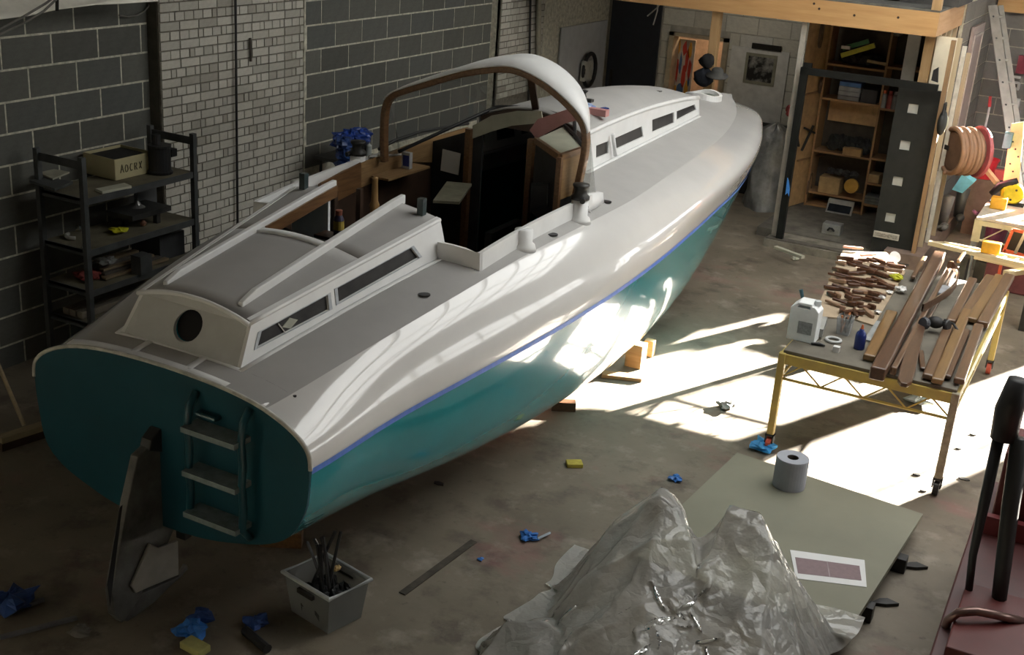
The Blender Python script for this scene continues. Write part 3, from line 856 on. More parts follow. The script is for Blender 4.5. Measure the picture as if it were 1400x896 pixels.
MB().bar(e[3], e[3] + Vector((0, 0, -.5)), .035, .035, (0, 1, 0)).build('console_post', M_MAHOG, boat)
q = [BX(x, y, 3.0) for x, y in [(726, 250), (750, 250), (749, 284), (724, 292)]]
MB().holed([B(*a) for a in q], [[B(*(Vector(a) * .86 + (Vector(q[0]) + Vector(q[2])) * .07)) for a in q]], BH * .01).build('instrument_frame', mat('panel_frame', (.16, .17, .17), .5), boat)
MB().prism([B(*a) for a in q], BH * .012).build('instrument_panel', M_BLACK, boat)
MB().grid([[Vector(B(3.0, .66, 1.43)) + Vector((.05 * cos(t), .07 * sin(t) , .02 * k)) * (1 + .3 * sin(3 * t)) for t in [2 * pi * j / 10 for j in range(10)]] for k in (0, 1, 2)], True).build('wiring_bundle', mat('green_yellow_wire', (.25, .27, .03), .5, col2=(.03, .1, .05), scale=20), boat)
# turned post, hand pump, uprights in the cockpit
a = BY(513, 241, -.45); b = BY(511, 290, -.45)
MB().lathe([(.03, 0), (.032, .06), (.03, .22), (.036, .24), (.024, .27), (.02, .42), (.024, .43), (.0, .44)], B(a[0], a[1], a[2] - .44), 14, capt=False).build('turned_post', wood('oak', (.42, .26, .10), (.26, .14, .05), .45, 4, axis=2), boat, smooth=True)
for x_, yt in ((492, 258), (457, 262), (437, 280)):
    a = BY(x_, yt, -.5); MB().bar(B(*a), B(a[0], a[1], 1.0), .035, .035, (0, 1, 0)).build('frame_post', M_BRN, boat)
MB().box((-.012, -.16, -.3), (.012, .16, .12), Matrix.Translation(B(2.0, -.52, 1.55))).build('locker_panel', M_INT2, boat)

# ---- hood: wooden arch, white visor, clear wrap-round screen
XA = 3.05
arch = [(-.75, 1.72), (-.765, 1.95), (-.755, 2.13), (-.70, 2.205), (-.6, 2.25), (-.45, 2.31), (-.3, 2.37), (-.1, 2.445), (.08, 2.49), (.2, 2.512), (.3, 2.51), (.45, 2.47), (.6, 2.395), (.72, 2.315), (.795, 2.245), (.825, 2.17), (.83, 2.05), (.81, 1.9), (.79, 1.76)]
for _ in range(2):
    arch = [arch[0]] + [q for a, b_ in zip(arch[:-1], arch[1:]) for q in ((a[0] * .75 + b_[0] * .25, a[1] * .75 + b_[1] * .25), (a[0] * .25 + b_[0] * .75, a[1] * .25 + b_[1] * .75))] + [arch[-1]]
ar = MB()
ring = []
for i, (s, z) in enumerate(arch):
    a = Vector(arch[max(i - 1, 0)]); b_ = Vector(arch[min(i + 1, len(arch) - 1)]); t = (b_ - a).normalized(); n = Vector((-t.y, t.x))
    o, k = Vector((s, z)) + n * .02, Vector((s, z)) - n * .022
    ring.append([B(XA - .01, o.x, o.y), B(XA + .05, o.x, o.y), B(XA + .05, k.x, k.y), B(XA - .01, k.x, k.y)])
ar.grid(ring, True); ar.f += [[0, 1, 2, 3], [len(ar.v) - 4 + k for k in (3, 2, 1, 0)]]
ar.build('hood_arch', M_MAHOG, boat, bevel=.008)
vis = [[], [], []]
front = []
i0 = min(i for i, q in enumerate(arch) if q[1] > 2.14); i1 = max(i for i, q in enumerate(arch) if q[1] > 2.16)
for i in range(i0, i1 + 1):
    s, z = arch[i]; a = Vector(arch[i - 1]); b_ = Vector(arch[i + 1]); t = (b_ - a).normalized(); n = Vector((-t.y, t.x))
    dpt = .03 + .29 * min(1, max(0, 1 - (abs(s - .04) / .81) ** 6))
    o = Vector((s, z)) + n * .024
    pts = [(XA - .008, o.x, o.y), (XA + dpt * .5, o.x * .99, o.y + .03 * dpt / .32), (XA + dpt, o.x * .96, o.y + .045 * dpt / .32)]
    for k in range(3): vis[k].append(B(*pts[k]))
    front.append(pts[2])
MB().grid(vis).build('hood_visor', M_WHITE2, boat, smooth=True, solid=.01)


def thin_glass(name, tint, refl=.07, haze=.04, hcol=(.8, .8, .8)):
    m = bpy.data.materials.new(name); m.use_nodes = True; nt = m.node_tree; nt.nodes.clear()
    o = nt.nodes.new('ShaderNodeOutputMaterial'); t = nt.nodes.new('ShaderNodeBsdfTransparent'); t.inputs['Color'].default_value = (*tint, 1)
    g = nt.nodes.new('ShaderNodeBsdfGlossy'); g.inputs['Roughness'].default_value = .06
    d = nt.nodes.new('ShaderNodeBsdfDiffuse'); d.inputs['Color'].default_value = (*hcol, 1)
    m1 = nt.nodes.new('ShaderNodeMixShader'); m2 = nt.nodes.new('ShaderNodeMixShader'); m1.inputs['Fac'].default_value = haze
    nt.links.new(t.outputs[0], m1.inputs[1]); nt.links.new(d.outputs[0], m1.inputs[2])
    m2.inputs['Fac'].default_value = refl; nt.links.new(m1.outputs[0], m2.inputs[1]); nt.links.new(g.outputs[0], m2.inputs[2])
    nt.links.new(m2.outputs[0], o.inputs['Surface'])
    return m


M_PERSPEX = thin_glass('clear_perspex', (.86, .87, .86), haze=.06, hcol=(.6, .56, .55))
n = len(front); base = []
for i, (x, s, z) in enumerate(front):
    t = s / .76
    if abs(t) < .55: base.append((3.93, .6 * t, 2.10 - .1 * t * t))
    else:
        k = (abs(t) - .55) / .45
        base.append((3.93 - .75 * k ** .9, math.copysign(.33 + .47 * k, t), 2.07 - .34 * k))
MB().grid([[B(*(Vector(f_) * (1 - k / 4) + Vector(b_) * (k / 4) + Vector((0, .03 * sin(pi * k / 4) * (1 if f_[1] > 0 else -1) * abs(f_[1]), .02 * sin(pi * k / 4))))) for k in range(5)] for f_, b_ in zip(front, base)]).build('wrap_screen', M_PERSPEX, boat, smooth=True)
wb = [b_ for b_ in base if b_[1] > .3]
MB().grid([[B(*b_), B(b_[0] + .02, b_[1] + .02, deckz(b_[0], min(b_[1], .9)) - .01)] for b_ in wb]).build('screen_base', M_WHITE2, boat, smooth=True, solid=.02)
MB().tube([B(*b_) for b_ in base], .014, 8).build('screen_seal', M_BLACK, boat, smooth=True)
for sd_ in (1, -1):
    sp = [(XA, sd_ * .80, 1.70), (XA, sd_ * (.84 if sd_ > 0 else .76), 2.1), (XA + .06, sd_ * (.83 if sd_ > 0 else .75), 2.17), (3.32, sd_ * .79, 1.80), (3.36, sd_ * .81, deckz(3.3, .82))]
    MB().prism([B(*p) for p in sp], BS * (.004 * sd_)).build('side_screen', M_PERSPEX, boat)
    MB().grid([[B(x, sd_ * (.86 + .02 * sin(k)), deckz(x, .86) + .0), B(x, sd_ * .835, deckz(x, .85) + .06 + .05 * (3.4 - x) / .4), B(x, sd_ * .80, deckz(x, .85) + .06 + .05 * (3.4 - x) / .4)] for k, x in enumerate((3.0, 3.1, 3.2, 3.3, 3.4))]).build('hood_foot', M_WHITE2, boat, smooth=True, solid=.015)
a = BX(725, 94, 3.42); b = BX(735, 143, 3.9)
a = BX(724, 92, 3.36)
MB().bar(B(*a), B(3.90, .02, 2.10), .05, .03).build('screen_mullion', M_BRN, boat)

# ---- coachroof
CF0, CF1 = 3.86, 6.72
ztF = spl([3.86, 4.5, 5.2, 6.0, 6.5, 6.72], [1.99, 2.0, 1.99, 1.95, 1.91, 1.885])
zcF = spl([3.86, 4.5, 5.2, 6.0, 6.5, 6.72], [2.11, 2.115, 2.10, 2.03, 1.955, 1.90])
def roofF(x, s): return ztF(x) + (zcF(x) - ztF(x)) * (1 - (s / cabF(x)) ** 2)
def winF(pts): return [Bpl(x, y, (3.85, .455, 0), (.0638, 1, 0)) for x, y in pts]
WF = [winF(w_) for w_ in ([(815, 199.4), (831.8, 192.8), (831.8, 209.5), (815, 216.5)], [(837.8, 190.4), (877.4, 172.7), (879.8, 186.8), (838.2, 205.9)], [(891.8, 163.9), (921.6, 153.3), (921.6, 167.9), (891.8, 180.8)], [(925.2, 152.2), (949.7, 142.8), (952, 150.2), (925.2, 164.3)])]
for sd_ in (1, -1):
    bs = [(x, deckz(x, cabF(x)) - .02) for x in xs_range(CF0, CF1 + .06, .24)]
    tpz = [(x, ztF(x)) for x in xs_range(CF0, CF1, .24)[::-1]]
    MB().holed([B(x, sd_ * cabF(x), z) for x, z in bs + tpz], [[B(q[0], sd_ * q[1], q[2]) for q in w_] for w_ in WF], BS * (-.02 * sd_)).build('coachroof_side', M_WHITE2, boat)
    for w_ in WF:
        f_ = [B(q[0], sd_ * (q[1] - .012), q[2]) for q in w_]; cx = sum(f_, Vector()) / 4
        MB().prism([cx + (q - cx) * 1.05 for q in f_], BS * (-.004 * sd_)).build('window_pane', mat('dark_pane', ()), boat)
    MB().tube([B(x, sd_ * (cabF(x) - .005), ztF(x)) for x in xs_range(CF0, CF1, .2)], .018, 8).build('roof_trim', M_WHITE2, boat, smooth=True)
q = winF([(833, 183), (836.5, 212)]); MB().tube([B(q[0][0], q[0][1] + .03, q[0][2]), B(q[1][0], q[1][1] + .03, q[1][2])], .016, 8).build('window_post', M_WHITE2, boat, smooth=True)
MB().grid([[B(x, -cabF(x) + 2 * cabF(x) * k / 16, roofF(x, -cabF(x) + 2 * cabF(x) * k / 16)) for k in range(17)] for x in xs_range(CF0, CF1, .15)]).build('coachroof', M_DECK, boat, smooth=True, solid=.015)
fr_ = [B(CF1 + .06, s, deckz(CF1 + .05, s) - .01) for s in (-.275, -.14, 0, .14, .275)] + [B(CF1, s, roofF(CF1, s)) for s in (.272, .14, 0, -.14, -.272)]
MB().prism(fr_, BH * -.015).build('coachroof_front', M_WHITE2, boat)
MB().prism([B(CF0, s, 1.94 + (roofF(CF0, s) - 1.94) * 0) for s in (-.42, .42)] + [B(CF0, s, roofF(CF0, s) - .005) for s in (.42, .2, 0, -.2, -.42)], BH * .02).build('coachroof_beam', M_BRN, boat)
# pale lining board and pink primed strip at the aft edge of the coachroof
q = [BX(x, y, 3.78) for x, y in [(646, 172), (672, 158), (706, 152), (740, 152), (742, 168), (700, 172), (672, 180), (645, 190)]]
MB().prism([B(*a) for a in q], BH * .01).build('companionway_lining', M_CREAM, boat)
q = [BX(x, y, 3.74) for x, y in [(724, 178), (735, 163), (774, 150), (806, 147), (806, 160), (772, 169), (733, 190)]]
MB().prism([B(*a) for a in q], BH * .008).build('primed_strip', M_PINK, boat)
MB().box((-.12, -.035, 0), (.12, .035, .05), Matrix.Translation(B(4.3, .30, roofF(4.3, .30)))).build('primed_block', M_PINK, boat)
a = BZ(896, 129, 1.99); MB().box((-.05, -.02, -.004), (.05, .02, .006), Matrix.Translation(B(a[0], a[1], roofF(min(a[0], 6.7), min(a[1], .25))))).build('mast_plate', M_STEEL, boat)
# fore hatch coaming
hc = (7.62, .0)
G = []
for k in range(28):
    t = 2 * pi * k / 28; ca, sa = cos(t), sin(t); sx, ss_ = .19, .17
    x = hc[0] + sx * math.copysign(abs(ca) ** .7, ca); s = hc[1] + ss_ * math.copysign(abs(sa) ** .7, sa); z = deckz(x, s)
    xi = hc[0] + (x - hc[0]) * .84; si = s * .84
    G.append([B(x, s, z - .01), B(x, s, z + .055), B(xi, si, z + .055), B(xi, si, z - .01)])
G.append(G[0])
MB().grid(G).build('hatch_coaming', M_WHITE2, boat, smooth=False)
MB().prism([g[3] + Vector((0, 0, .012)) for g in G[:-1]], (0, 0, .012)).build('hatch_well', mat('hatch_green', (.2, .23, .19), .4), boat)

# ---- transom ladder
sl = BX(265, 640, -.05)[1]; sr = BX(337, 660, -.05)[1]
zs = [BX(300, y, -.1)[2] for y in (600, 660, 716)]
for s in (sl, sr):
    MB().tube([B(-.02, s, zs[0] + .16), B(-.07, s, zs[0] + .1), B(-.085, s, zs[0]), B(-.075, s, (zs[0] + zs[1]) / 2), B(-.085, s, zs[1]), B(-.075, s, (zs[1] + zs[2]) / 2), B(-.085, s, zs[2]), B(-.03, s, zs[2] - .07)], .02, 10).build('ladder_rail', M_TEAL_SHADE, boat, smooth=True)
for z in zs:
    MB().box((-.06, -abs(sr - sl) / 2, -.014), (.06, abs(sr - sl) / 2, .014), Matrix(((BH.x, BS.x, 0, B(-.075, (sl + sr) / 2, z).x), (BH.y, BS.y, 0, B(-.075, (sl + sr) / 2, z).y), (0, 0, 1, z), (0, 0, 0, 1)))).build('ladder_step', mat('worn_step', (.19, .235, .24), .7, var=.15, scale=20), boat)
a = BX(272, 564, -.03); b = BX(298, 572, -.03)
MB().tube([B(0, a[1], a[2]), B(-.05, a[1], a[2]), B(-.05, b[1], a[2]), B(0, b[1], a[2])], .012, 8).build('grab_handle', M_TEAL_SHADE, boat)
# ---- rudder
MR = mat('rudder_grey', (.11, .108, .1), .55, metal=.2, var=.3, scale=5, bump=.15)
def plate(pts, s, d, name, m, par): return MB().prism([B(*BY(x, y, s)) for x, y in pts], BS * d).build(name, m, par, bevel=.006)
rd = plate([(194, 607), (226, 600), (229, 690), (232, 712), (218, 745), (205, 758), (183, 812), (158, 848), (147, 838), (143, 805), (163, 690), (178, 622)], -.03, .05, 'rudder_blade', MR, boat)
plate([(202, 742), (214, 748), (240, 738), (241, 785), (182, 810), (176, 800)], .021, .02, 'rudder_plate', mat('rudder_pale', (.24, .225, .2), .6, var=.1), rd)
plate([(193, 598), (204, 583), (215, 578), (217, 606), (228, 604), (228, 616), (190, 612)], -.035, .07, 'rudder_head', mat('rudder_head_black', (.02, .02, .02), .5), rd)
MB().box((0, 0, 0), (.06, .05, .04), Matrix.Translation(B(*BY(241, 735, .02)))).build('rudder_pintle', M_DSTEEL, rd)
plate([(163, 695), (167, 690), (150, 830), (146, 800)], .022, .004, 'rudder_seam', M_BLACK, rd)
plate([(160, 846), (182, 812), (241, 786), (250, 770), (252, 776), (205, 822), (170, 848)], -.02, .03, 'rudder_skeg', MR, rd)
# ------------------------------------------------------------------ yellow work table with its load
M_YEL = mat('worn_yellow_steel', (.52, .40, .09), .5, col2=(.36, .27, .1), scale=7, bump=.1)
M_TTOP = mat('table_top', (.15, .135, .105), .7, var=.15, scale=5)
M_CAST = mat('caster_red', (.5, .09, .05), .5)
TZ = .77
tx0, tx1, ty0, ty1 = 5.28, 6.44, 1.46, 4.05
tb = thing('work_table', 'yellow steel work table on casters, loaded with wooden parts', 'table', ((tx0 + tx1) / 2, (ty0 + ty1) / 2, 0))
MB().box((tx0, ty0, TZ - .025), (tx1, ty1, TZ)).build('table_top', M_TTOP, tb, bevel=.004)
fm = [((tx0, ty0), (tx1, ty0)), ((tx0, ty1), (tx1, ty1)), ((tx0, ty0), (tx0, ty1)), ((tx1, ty0), (tx1, ty1))]
for (a, b) in fm:
    p, q = Vector((*a, TZ - .06)), Vector((*b, TZ - .06))
    MB().bar(p, q, .04, .07).build('apron', M_YEL, tb)
    p, q = Vector((*a, TZ - .21)), Vector((*b, TZ - .21))
    MB().cyl(p, q, .011, 8).build('lower_rail', M_YEL, tb)
    z_ = MB(); n = 10 if (q - p).length > 1.5 else 8
    for k in range(n):
        u, v = p.lerp(q, k / n), p.lerp(q, (k + 1) / n)
        if k % 2: u, v = u + Vector((0, 0, .12)), v
        else: v = v + Vector((0, 0, .12))
        z_.cyl(u, v, .006, 6)
    z_.build('lattice', M_YEL, tb)
for i, (x, y) in enumerate([(tx0, ty0), (tx1, ty0), (tx0, ty1), (tx1, ty1)]):
    lg = MB().bar((x, y, .12), (x, y, TZ - .02), .05, .05, (0, 1, 0)).build('leg', M_YEL if i != 1 else mat('bare_leg', (.33, .29, .2), .5, var=.2, scale=20), tb, bevel=.006)
    MB().cyl((x - .018, y, .052), (x + .018, y, .052), .05, 16).build('caster_wheel', M_CAST if i != 1 else M_DSTEEL, lg)
    MB().box((x - .03, y - .03, .06), (x - .022, y + .03, .13)).box((x + .022, y - .03, .06), (x + .03, y + .03, .13)).box((x - .03, y - .03, .115), (x + .03, y + .03, .13)).build('caster_fork', M_DSTEEL, lg)
# white jerry can
c = P(1097, 463, Z=TZ)
jc = thing('jerry_can', 'white plastic jerry can with a grey label on the table corner', 'can', c)
hw, hd, hh = .1, .07, .285
outl = [(-hw, 0), (hw, 0), (hw, hh - .055), (hw - .03, hh - .02), (hw - .05, hh - .02), (hw - .055, hh), (-hw + .05, hh), (-hw, hh - .045)]
hole = [(-.055, hh - .04), (.035, hh - .04), (.035, hh - .02), (-.055, hh - .02)]
MB().holed([c + Vector((x, -hd, z)) for x, z in outl], [[c + Vector((x, -hd, z)) for x, z in hole]], (0, 2 * hd, 0)).build('body', mat('jerry_white', (.85, .88, .87), .35, var=.06), jc, bevel=.014)
MB().box((c.x - .03, c.y - hd - .003, c.z + .06), (c.x + .07, c.y - hd - .001, c.z + .15)).build('label', mat('jerry_label', (.3, .32, .32), .6, var=.15, scale=60), jc)
MB().lathe([(.024, 0), (.024, .035), (.0, .036)], c + Vector((.068, 0, hh - .02)), 14, capt=False).build('cap', mat('jerry_cap', (.5, .53, .53), .4), jc)
p = P(1098, 411, Y=c.y + .1)
tag(MB().tube([Vector((p.x, p.y, TZ + .001)), p, P(1095, 396, Y=c.y + .1)], [.012, .012, .015], 8).build('brush', mat('brush_teal', (.03, .09, .11), .5), loc=(p.x, p.y, TZ + .001)), 'dark teal brush handle standing up behind the white can', 'brush')
# cardboard tray covered with small varnished parts
q = [P(x, y, Z=TZ + .012) for x, y in [(1112, 432), (1152, 343), (1212, 345), (1238, 372), (1195, 445), (1168, 436)]]
tag(MB().prism(q, (0, 0, -.01)).build('cardboard_sheet', mat('cardboard', (.40, .31, .21), .85, var=.1), loc=q[0]), 'brown cardboard sheet spread under the small wooden parts', 'cardboard')
M_VAR = [wood('varnished_part', (.1, .042, .02), (.05, .02, .01), .3, 5, axis=0), wood('pale_part', (.28, .17, .1), (.22, .13, .08), .45, 5, axis=0)]
rr = random.Random(11)
ca, cb, cc_, ce = P(1124, 430, Z=TZ + .01), P(1150, 352, Z=TZ + .01), P(1232, 362, Z=TZ + .01), P(1190, 438, Z=TZ + .01)
protos = []
for k in range(4):
    L, w_, h = [(.15, .045, .03), (.1, .05, .025), (.18, .035, .02), (.07, .04, .035)][k]
    G = [[(-L / 2 + L * i / 5, (w_ / 2 * (.6 + .4 * sin(pi * i / 5))) * a, b) for a, b in ((-1, 0), (-1, h), (1, h * .9), (1, 0))] for i in range(6)]
    g_ = MB().grid([[Vector(p) for p in r] for r in G], True); g_.f += [[0, 1, 2, 3], [len(g_.v) - 4 + j for j in (3, 2, 1, 0)]]
    protos.append(g_)
def put(proto, name, m, loc, rz, label, cat, group=None, tilt=0):
    g = MB(); M = Matrix.Translation(loc) @ Matrix.Rotation(rz, 4, 'Z') @ Matrix.Rotation(tilt, 4, 'Y')
    g.add([tuple(v) for v in proto.v], proto.f, M)
    return tag(g.build(name, m, loc=loc, bevel=.004, seg=1), label, cat, group)
kk = 0
for i in range(7):
    for j in range(9):
        u = (i + .5) / 7 + rr.uniform(-.04, .04); v = (j + .5) / 9 + rr.uniform(-.03, .03)
        p = ca.lerp(ce, u).lerp(cb.lerp(cc_, u), v)
        if (i, j) in ((0, 0), (1, 0), (0, 1)): continue
        k = rr.choice([0, 1, 2, 3] if v < .5 else [0, 2, 0, 1])
        put(protos[k], 'wooden_part', M_VAR[1 if rr.random() < .18 else 0], p + Vector((0, 0, .004 + .012 * rr.random())), rr.uniform(-.5, .5) + (0 if v > .5 else rr.uniform(-1, 1)), 'small brown wooden part, %s from left in %s row from the near cardboard edge' % (ORD[i], ORD[j]), 'wooden part', 'small wooden parts on the cardboard', rr.uniform(-.15, .15))
M_PINKW = mat('pink_wood', (.55, .3, .23), .5)
for x, y, r in ((1166, 340, .4), (1187, 350, .9)):
    put(protos[2], 'wooden_part', M_PINKW, P(x, y, Z=TZ + .03), r, 'pinkish wooden offcut at the far edge of the cardboard, %s one' % ('left' if x < 1180 else 'right'), 'wooden part')
c = P(1223, 352, Z=TZ + .05)
tag(MB().lathe([(.0, 0), (.05, 0), (.052, .012), (.0, .014)], c, 20, axis=(.5, -.6, .6), capb=False, capt=False).build('white_disc', mat('white_disc', (.75, .75, .73), .4), loc=c), 'round white disc standing at the far corner of the parts', 'disc')
c = P(1226, 383, Z=TZ + .02)
tag(crumple(c, .05, 12, 3, .5).build('yellow_cloth', mat('yellow_cloth', (.5, .5, .03), .7), loc=c), 'crumpled yellow cloth beside the small wooden parts', 'cloth')
c = P(1232, 398, Z=TZ + .02)
tag(crumple(c, .045, 12, 4, .4).build('white_tissue', mat('tissue', (.7, .69, .66), .8), loc=c), 'crumpled white tissue below the yellow cloth', 'tissue')
for i, (x, y) in enumerate([(1205, 408), (1216, 401), (1200, 428)]):
    tag(crumple(P(x, y, Z=TZ + .02), .028, 10, 20 + i, .4).build('foil_scrap', mat('foil', (.6, .58, .55), .3, metal=.6), loc=P(x, y, Z=TZ + .02)), ['bright crumpled scrap at the right cardboard edge, middle of three', 'bright crumpled scrap at the right cardboard edge, nearest the white tissue', 'bright crumpled scrap at the right cardboard edge, nearest the table front'][i], 'scrap', 'bright scraps by the cardboard')
# clear tub of tools, blue bottle, tape, cube
c = P(1153, 456, Z=TZ)
tbx = thing('clear_tub', 'small clear plastic tub of tools in front of the cardboard', 'tub', c)
M_CLR = thin_glass('clear_plastic', (.75, .77, .78), haze=.22)
MB().lathe([(.06, 0), (.075, .13)], c, 4, capt=False).build('tub_wall', M_CLR, tbx, solid=.003)
for i in range(5):
    a = c + Vector((rr.uniform(-.02, .02), rr.uniform(-.02, .02), .01))
    MB().cyl(a, a + Vector((rr.uniform(-.03, .1), -.04 + .03 * i, .13)), .008, 6).build('tool_handle', mat('tool_%d' % (i % 3), [(.04, .04, .04), (.5, .2, .08), (.12, .12, .12)][i % 3], .5), tbx)
c = P(1174, 477, Z=TZ)
bb = thing('blue_bottle', 'dark blue bottle with an orange nozzle, next to the clear tub', 'bottle', c)
MB().lathe([(.036, 0), (.038, .01), (.038, .1), (.03, .125), (.016, .135), (.016, .15), (.0, .151)], c, 18, capt=False).build('body', mat('navy_plastic', (.015, .03, .16), .3), bb, smooth=True)
MB().lathe([(.012, .15), (.006, .18), (.0, .181)], c, 10, capb=False, capt=False).build('nozzle', mat('orange_plastic', (.6, .15, .05), .4), bb)
c = P(1139, 467, Z=TZ)
tag(MB().tube([c + Vector((.05 * cos(t), .05 * sin(t), .012)) for t in [2 * pi * k / 24 for k in range(24)]], .011, 8, close=True).build('tape_ring', mat('pale_ring', (.52, .53, .52), .5), loc=c, smooth=True), 'pale ring of tape lying on the table front', 'tape')
c = P(1143, 481, Z=TZ)
tag(MB().box((c.x - .022, c.y - .02, TZ), (c.x + .022, c.y + .02, TZ + .04)).build('white_cube', mat('white_card', (.7, .7, .68), .6), loc=c), 'small white box at the front edge of the table', 'box')
a, b = P(1109, 470, Z=TZ + .012), P(1128, 473, Z=TZ + .012)
tag(MB().tube([a, a.lerp(b, .5) + Vector((0, .015, 0)), b], [.008, .014, .006], 8).build('pliers', M_BLACK, loc=a), 'dark pliers lying between the white can and the tape ring', 'pliers')
a, b = P(1124, 438, Z=TZ + .05), P(1118, 455, Z=TZ + .05)
tag(MB().bar(a, b, .07, .06).build('paint_tray', mat('tray_grey', (.3, .3, .28), .5), loc=a), 'grey tray under the near edge of the cardboard', 'tray')
a, b = P(1203, 440, Z=TZ + .01), P(1186, 466, Z=TZ + .01)
tag(MB().bar(a, b, .05, .01).build('glass_strip', mat('glass_strip', (.35, .37, .37), .25), loc=a), 'flat pale strip on the table beside the short plank', 'strip')
# planks and mouldings
M_PL = wood('plank_teak', (.17, .095, .05), (.1, .055, .03), .3, 3, axis=1, coat=.5)
M_PL2 = wood('plank_dark', (.12, .062, .034), (.07, .035, .02), .3, 3, axis=1, coat=.5)
M_PLO = wood('plank_orange', (.24, .14, .055), (.15, .085, .035), .3, 3, axis=1, coat=.5)
def plank(a, b, wd, th, z, m, label, group=None, name='plank', z2=None):
    p, q = P(*a, Z=z), P(*b, Z=z if z2 is None else z2)
    return tag(MB().bar(p, q, wd, th).build(name, m, loc=q, bevel=.012, seg=3, smooth=False), label, 'plank', group)
plank((1284, 350), (1199, 512), .1, .09, TZ + .08, M_PL2, 'long thick brown beam with a dark end, leftmost long piece on the table')
plank((1301, 361), (1221, 508), .042, .06, TZ + .032, M_PL, 'narrow sun-edged batten against the right side of the long thick beam')
plank((1309, 366), (1236, 496), .022, .03, TZ + .017, M_PL2, 'thin dark batten second to the right of the long thick beam')
plank((1264, 352), (1248, 380), .04, .03, TZ + .04, M_PL, 'short pale batten end beyond the far end of the thick beam')
plank((1219, 428), (1188, 490), .085, .045, TZ + .03, M_PLO, 'short honey coloured plank left of the long thick beam')
plank((1330, 382), (1300, 440), .07, .035, TZ + .03, M_PL, 'mid length plank with a rounded bright edge at the far side of the black mask')
plank((1297, 446), (1268, 516), .07, .04, TZ + .03, M_PL, 'plank running from the black mask to the front edge of the table')
plank((1322, 425), (1281, 522), .075, .04, TZ + .035, M_PLO, 'plank with a pale honey far end, reaching over the front edge')
plank((1321, 452), (1294, 516), .06, .03, TZ + .03, M_PL2, 'slightly curved narrow plank near the front right corner')
plank((1338, 446), (1311, 522), .07, .045, TZ + .035, M_PL, 'rightmost of the planks at the front edge of the table')
plank((1354, 378), (1317, 432), .075, .035, TZ + .03, M_PL, 'leftmost of the three wide planks at the far right')
plank((1367, 378), (1328, 438), .08, .04, TZ + .04, M_PLO, 'middle one of the three wide planks at the far right')
plank((1380, 378), (1343, 444), .085, .05, TZ + .05, M_PL, 'rightmost of the three wide planks at the far right')
plank((1318, 346), (1310, 358), .035, .03, TZ + .06, M_PL, 'short pale batten end sticking up behind the curved piece')
plank((1259, 480), (1262, 505), .04, .02, TZ + .02, M_PL2, 'short offcut lying between the paddle and the planks')
# paddle-shaped piece and curved moulding
a, b = P(1258, 440, Z=TZ + .06), P(1236, 524, Z=TZ + .06)
d = (b - a); n_ = Vector((-d.y, d.x, 0)).normalized()
pr = [(0, .03), (.1, .045), (.5, .045), (.8, .05), (.95, .045), (1.0, .02)]
poly = [a + d * t + n_ * w_ for t, w_ in pr] + [a + d * t - n_ * w_ for t, w_ in pr[::-1]]
tag(MB().prism(poly, (0, 0, -.03)).build('paddle_board', M_PL2, loc=b, bevel=.006), 'rounded paddle-shaped brown board hanging over the table front', 'board')
cv_ = [P(x, y, Z=TZ + .1) for x, y in [(1295, 362), (1302, 363), (1307, 370), (1309, 378), (1306, 388), (1298, 398), (1285, 407), (1272, 415), (1260, 421)]]
tag(MB().grid([[p + Vector((0, 0, .03)), p + Vector((.012, .004, .03)), p + Vector((.012, .004, -.03)), p + Vector((0, 0, -.03))] for p in cv_], True).build('curved_moulding', M_PL2, loc=cv_[-1]), 'strongly curved thin wooden moulding standing on the long battens', 'moulding')
c = P(1278, 446, Z=TZ + .05)
mk = thing('respirator', 'black rubber respirator lying among the planks', 'mask', c)
MB().ball(c + Vector((.0, 0, .03)), .06, 14, 8, (1, .85, .75)).build('face_piece', mat('black_rubber', ()), mk, smooth=True)
MB().lathe([(.045, 0), (.048, .02), (.04, .035), (.0, .036)], c + Vector((-.06, -.05, .02)), 16, axis=(-.5, -.7, .2), capt=False).build('filter', mat('filter_grey', (.05, .055, .065), .5), mk)
MB().lathe([(.04, 0), (.043, .02), (.035, .03), (.0, .031)], c + Vector((.07, .01, .02)), 16, axis=(.8, -.3, .2), capt=False).build('filter', M_BLACK, mk)
MB().tube([c + Vector((.05, .04, .05)), c + Vector((.12, .05, .03)), c + Vector((.16, .02, .0))], .009, 6).build('strap', M_BLACK, mk)
c = P(1288, 398, Z=TZ + .03)
tag(MB().box((c.x - .05, c.y - .12, TZ + .01), (c.x + .05, c.y + .12, TZ + .05)).build('grey_pad', mat('grey_pad', (.3, .31, .33), .8), loc=c, bevel=.01), 'flat grey pad inside the curved moulding', 'pad')
c = P(1347, 494, Z=.7)

# ------------------------------------------------------------------ board on the floor, with roll and print
BZt = .13
q = [P(x, y, Z=BZt) for x, y in [(1262, 703), (1155, 872)]]
e = (q[0] - q[1]); far = P(1008, 619, Z=BZt)
q = [q[0], far, far + (q[1] - q[0]) * 1.0, q[1]]
bd = tag(MB().prism(q, (0, 0, -.035)).build('sheet_board', mat('board_green_grey', (.215, .21, .155), .6, var=.06, scale=1.5), loc=(q[0] + q[2]) / 2 - Vector((0, 0, .035))), 'large pale greenish sheet board lying on blocks on the floor', 'board')
for i, (x, y) in enumerate([(1232, 772), (1186, 838), (1030, 640), (1010, 760)]):
    p = P(x, y, Z=.04); p.z = 0
    tag(MB().box((p.x - .12, p.y - .04, 0), (p.x + .03, p.y + .04, BZt - .036)).build('support_block', M_BLACK, loc=p, bevel=.004), ['dark block under the right edge of the sheet board, farther one', 'dark block under the right edge of the sheet board, nearer one', 'dark block under the far edge of the sheet board', 'dark block under the covered left side of the sheet board'][i], 'block')
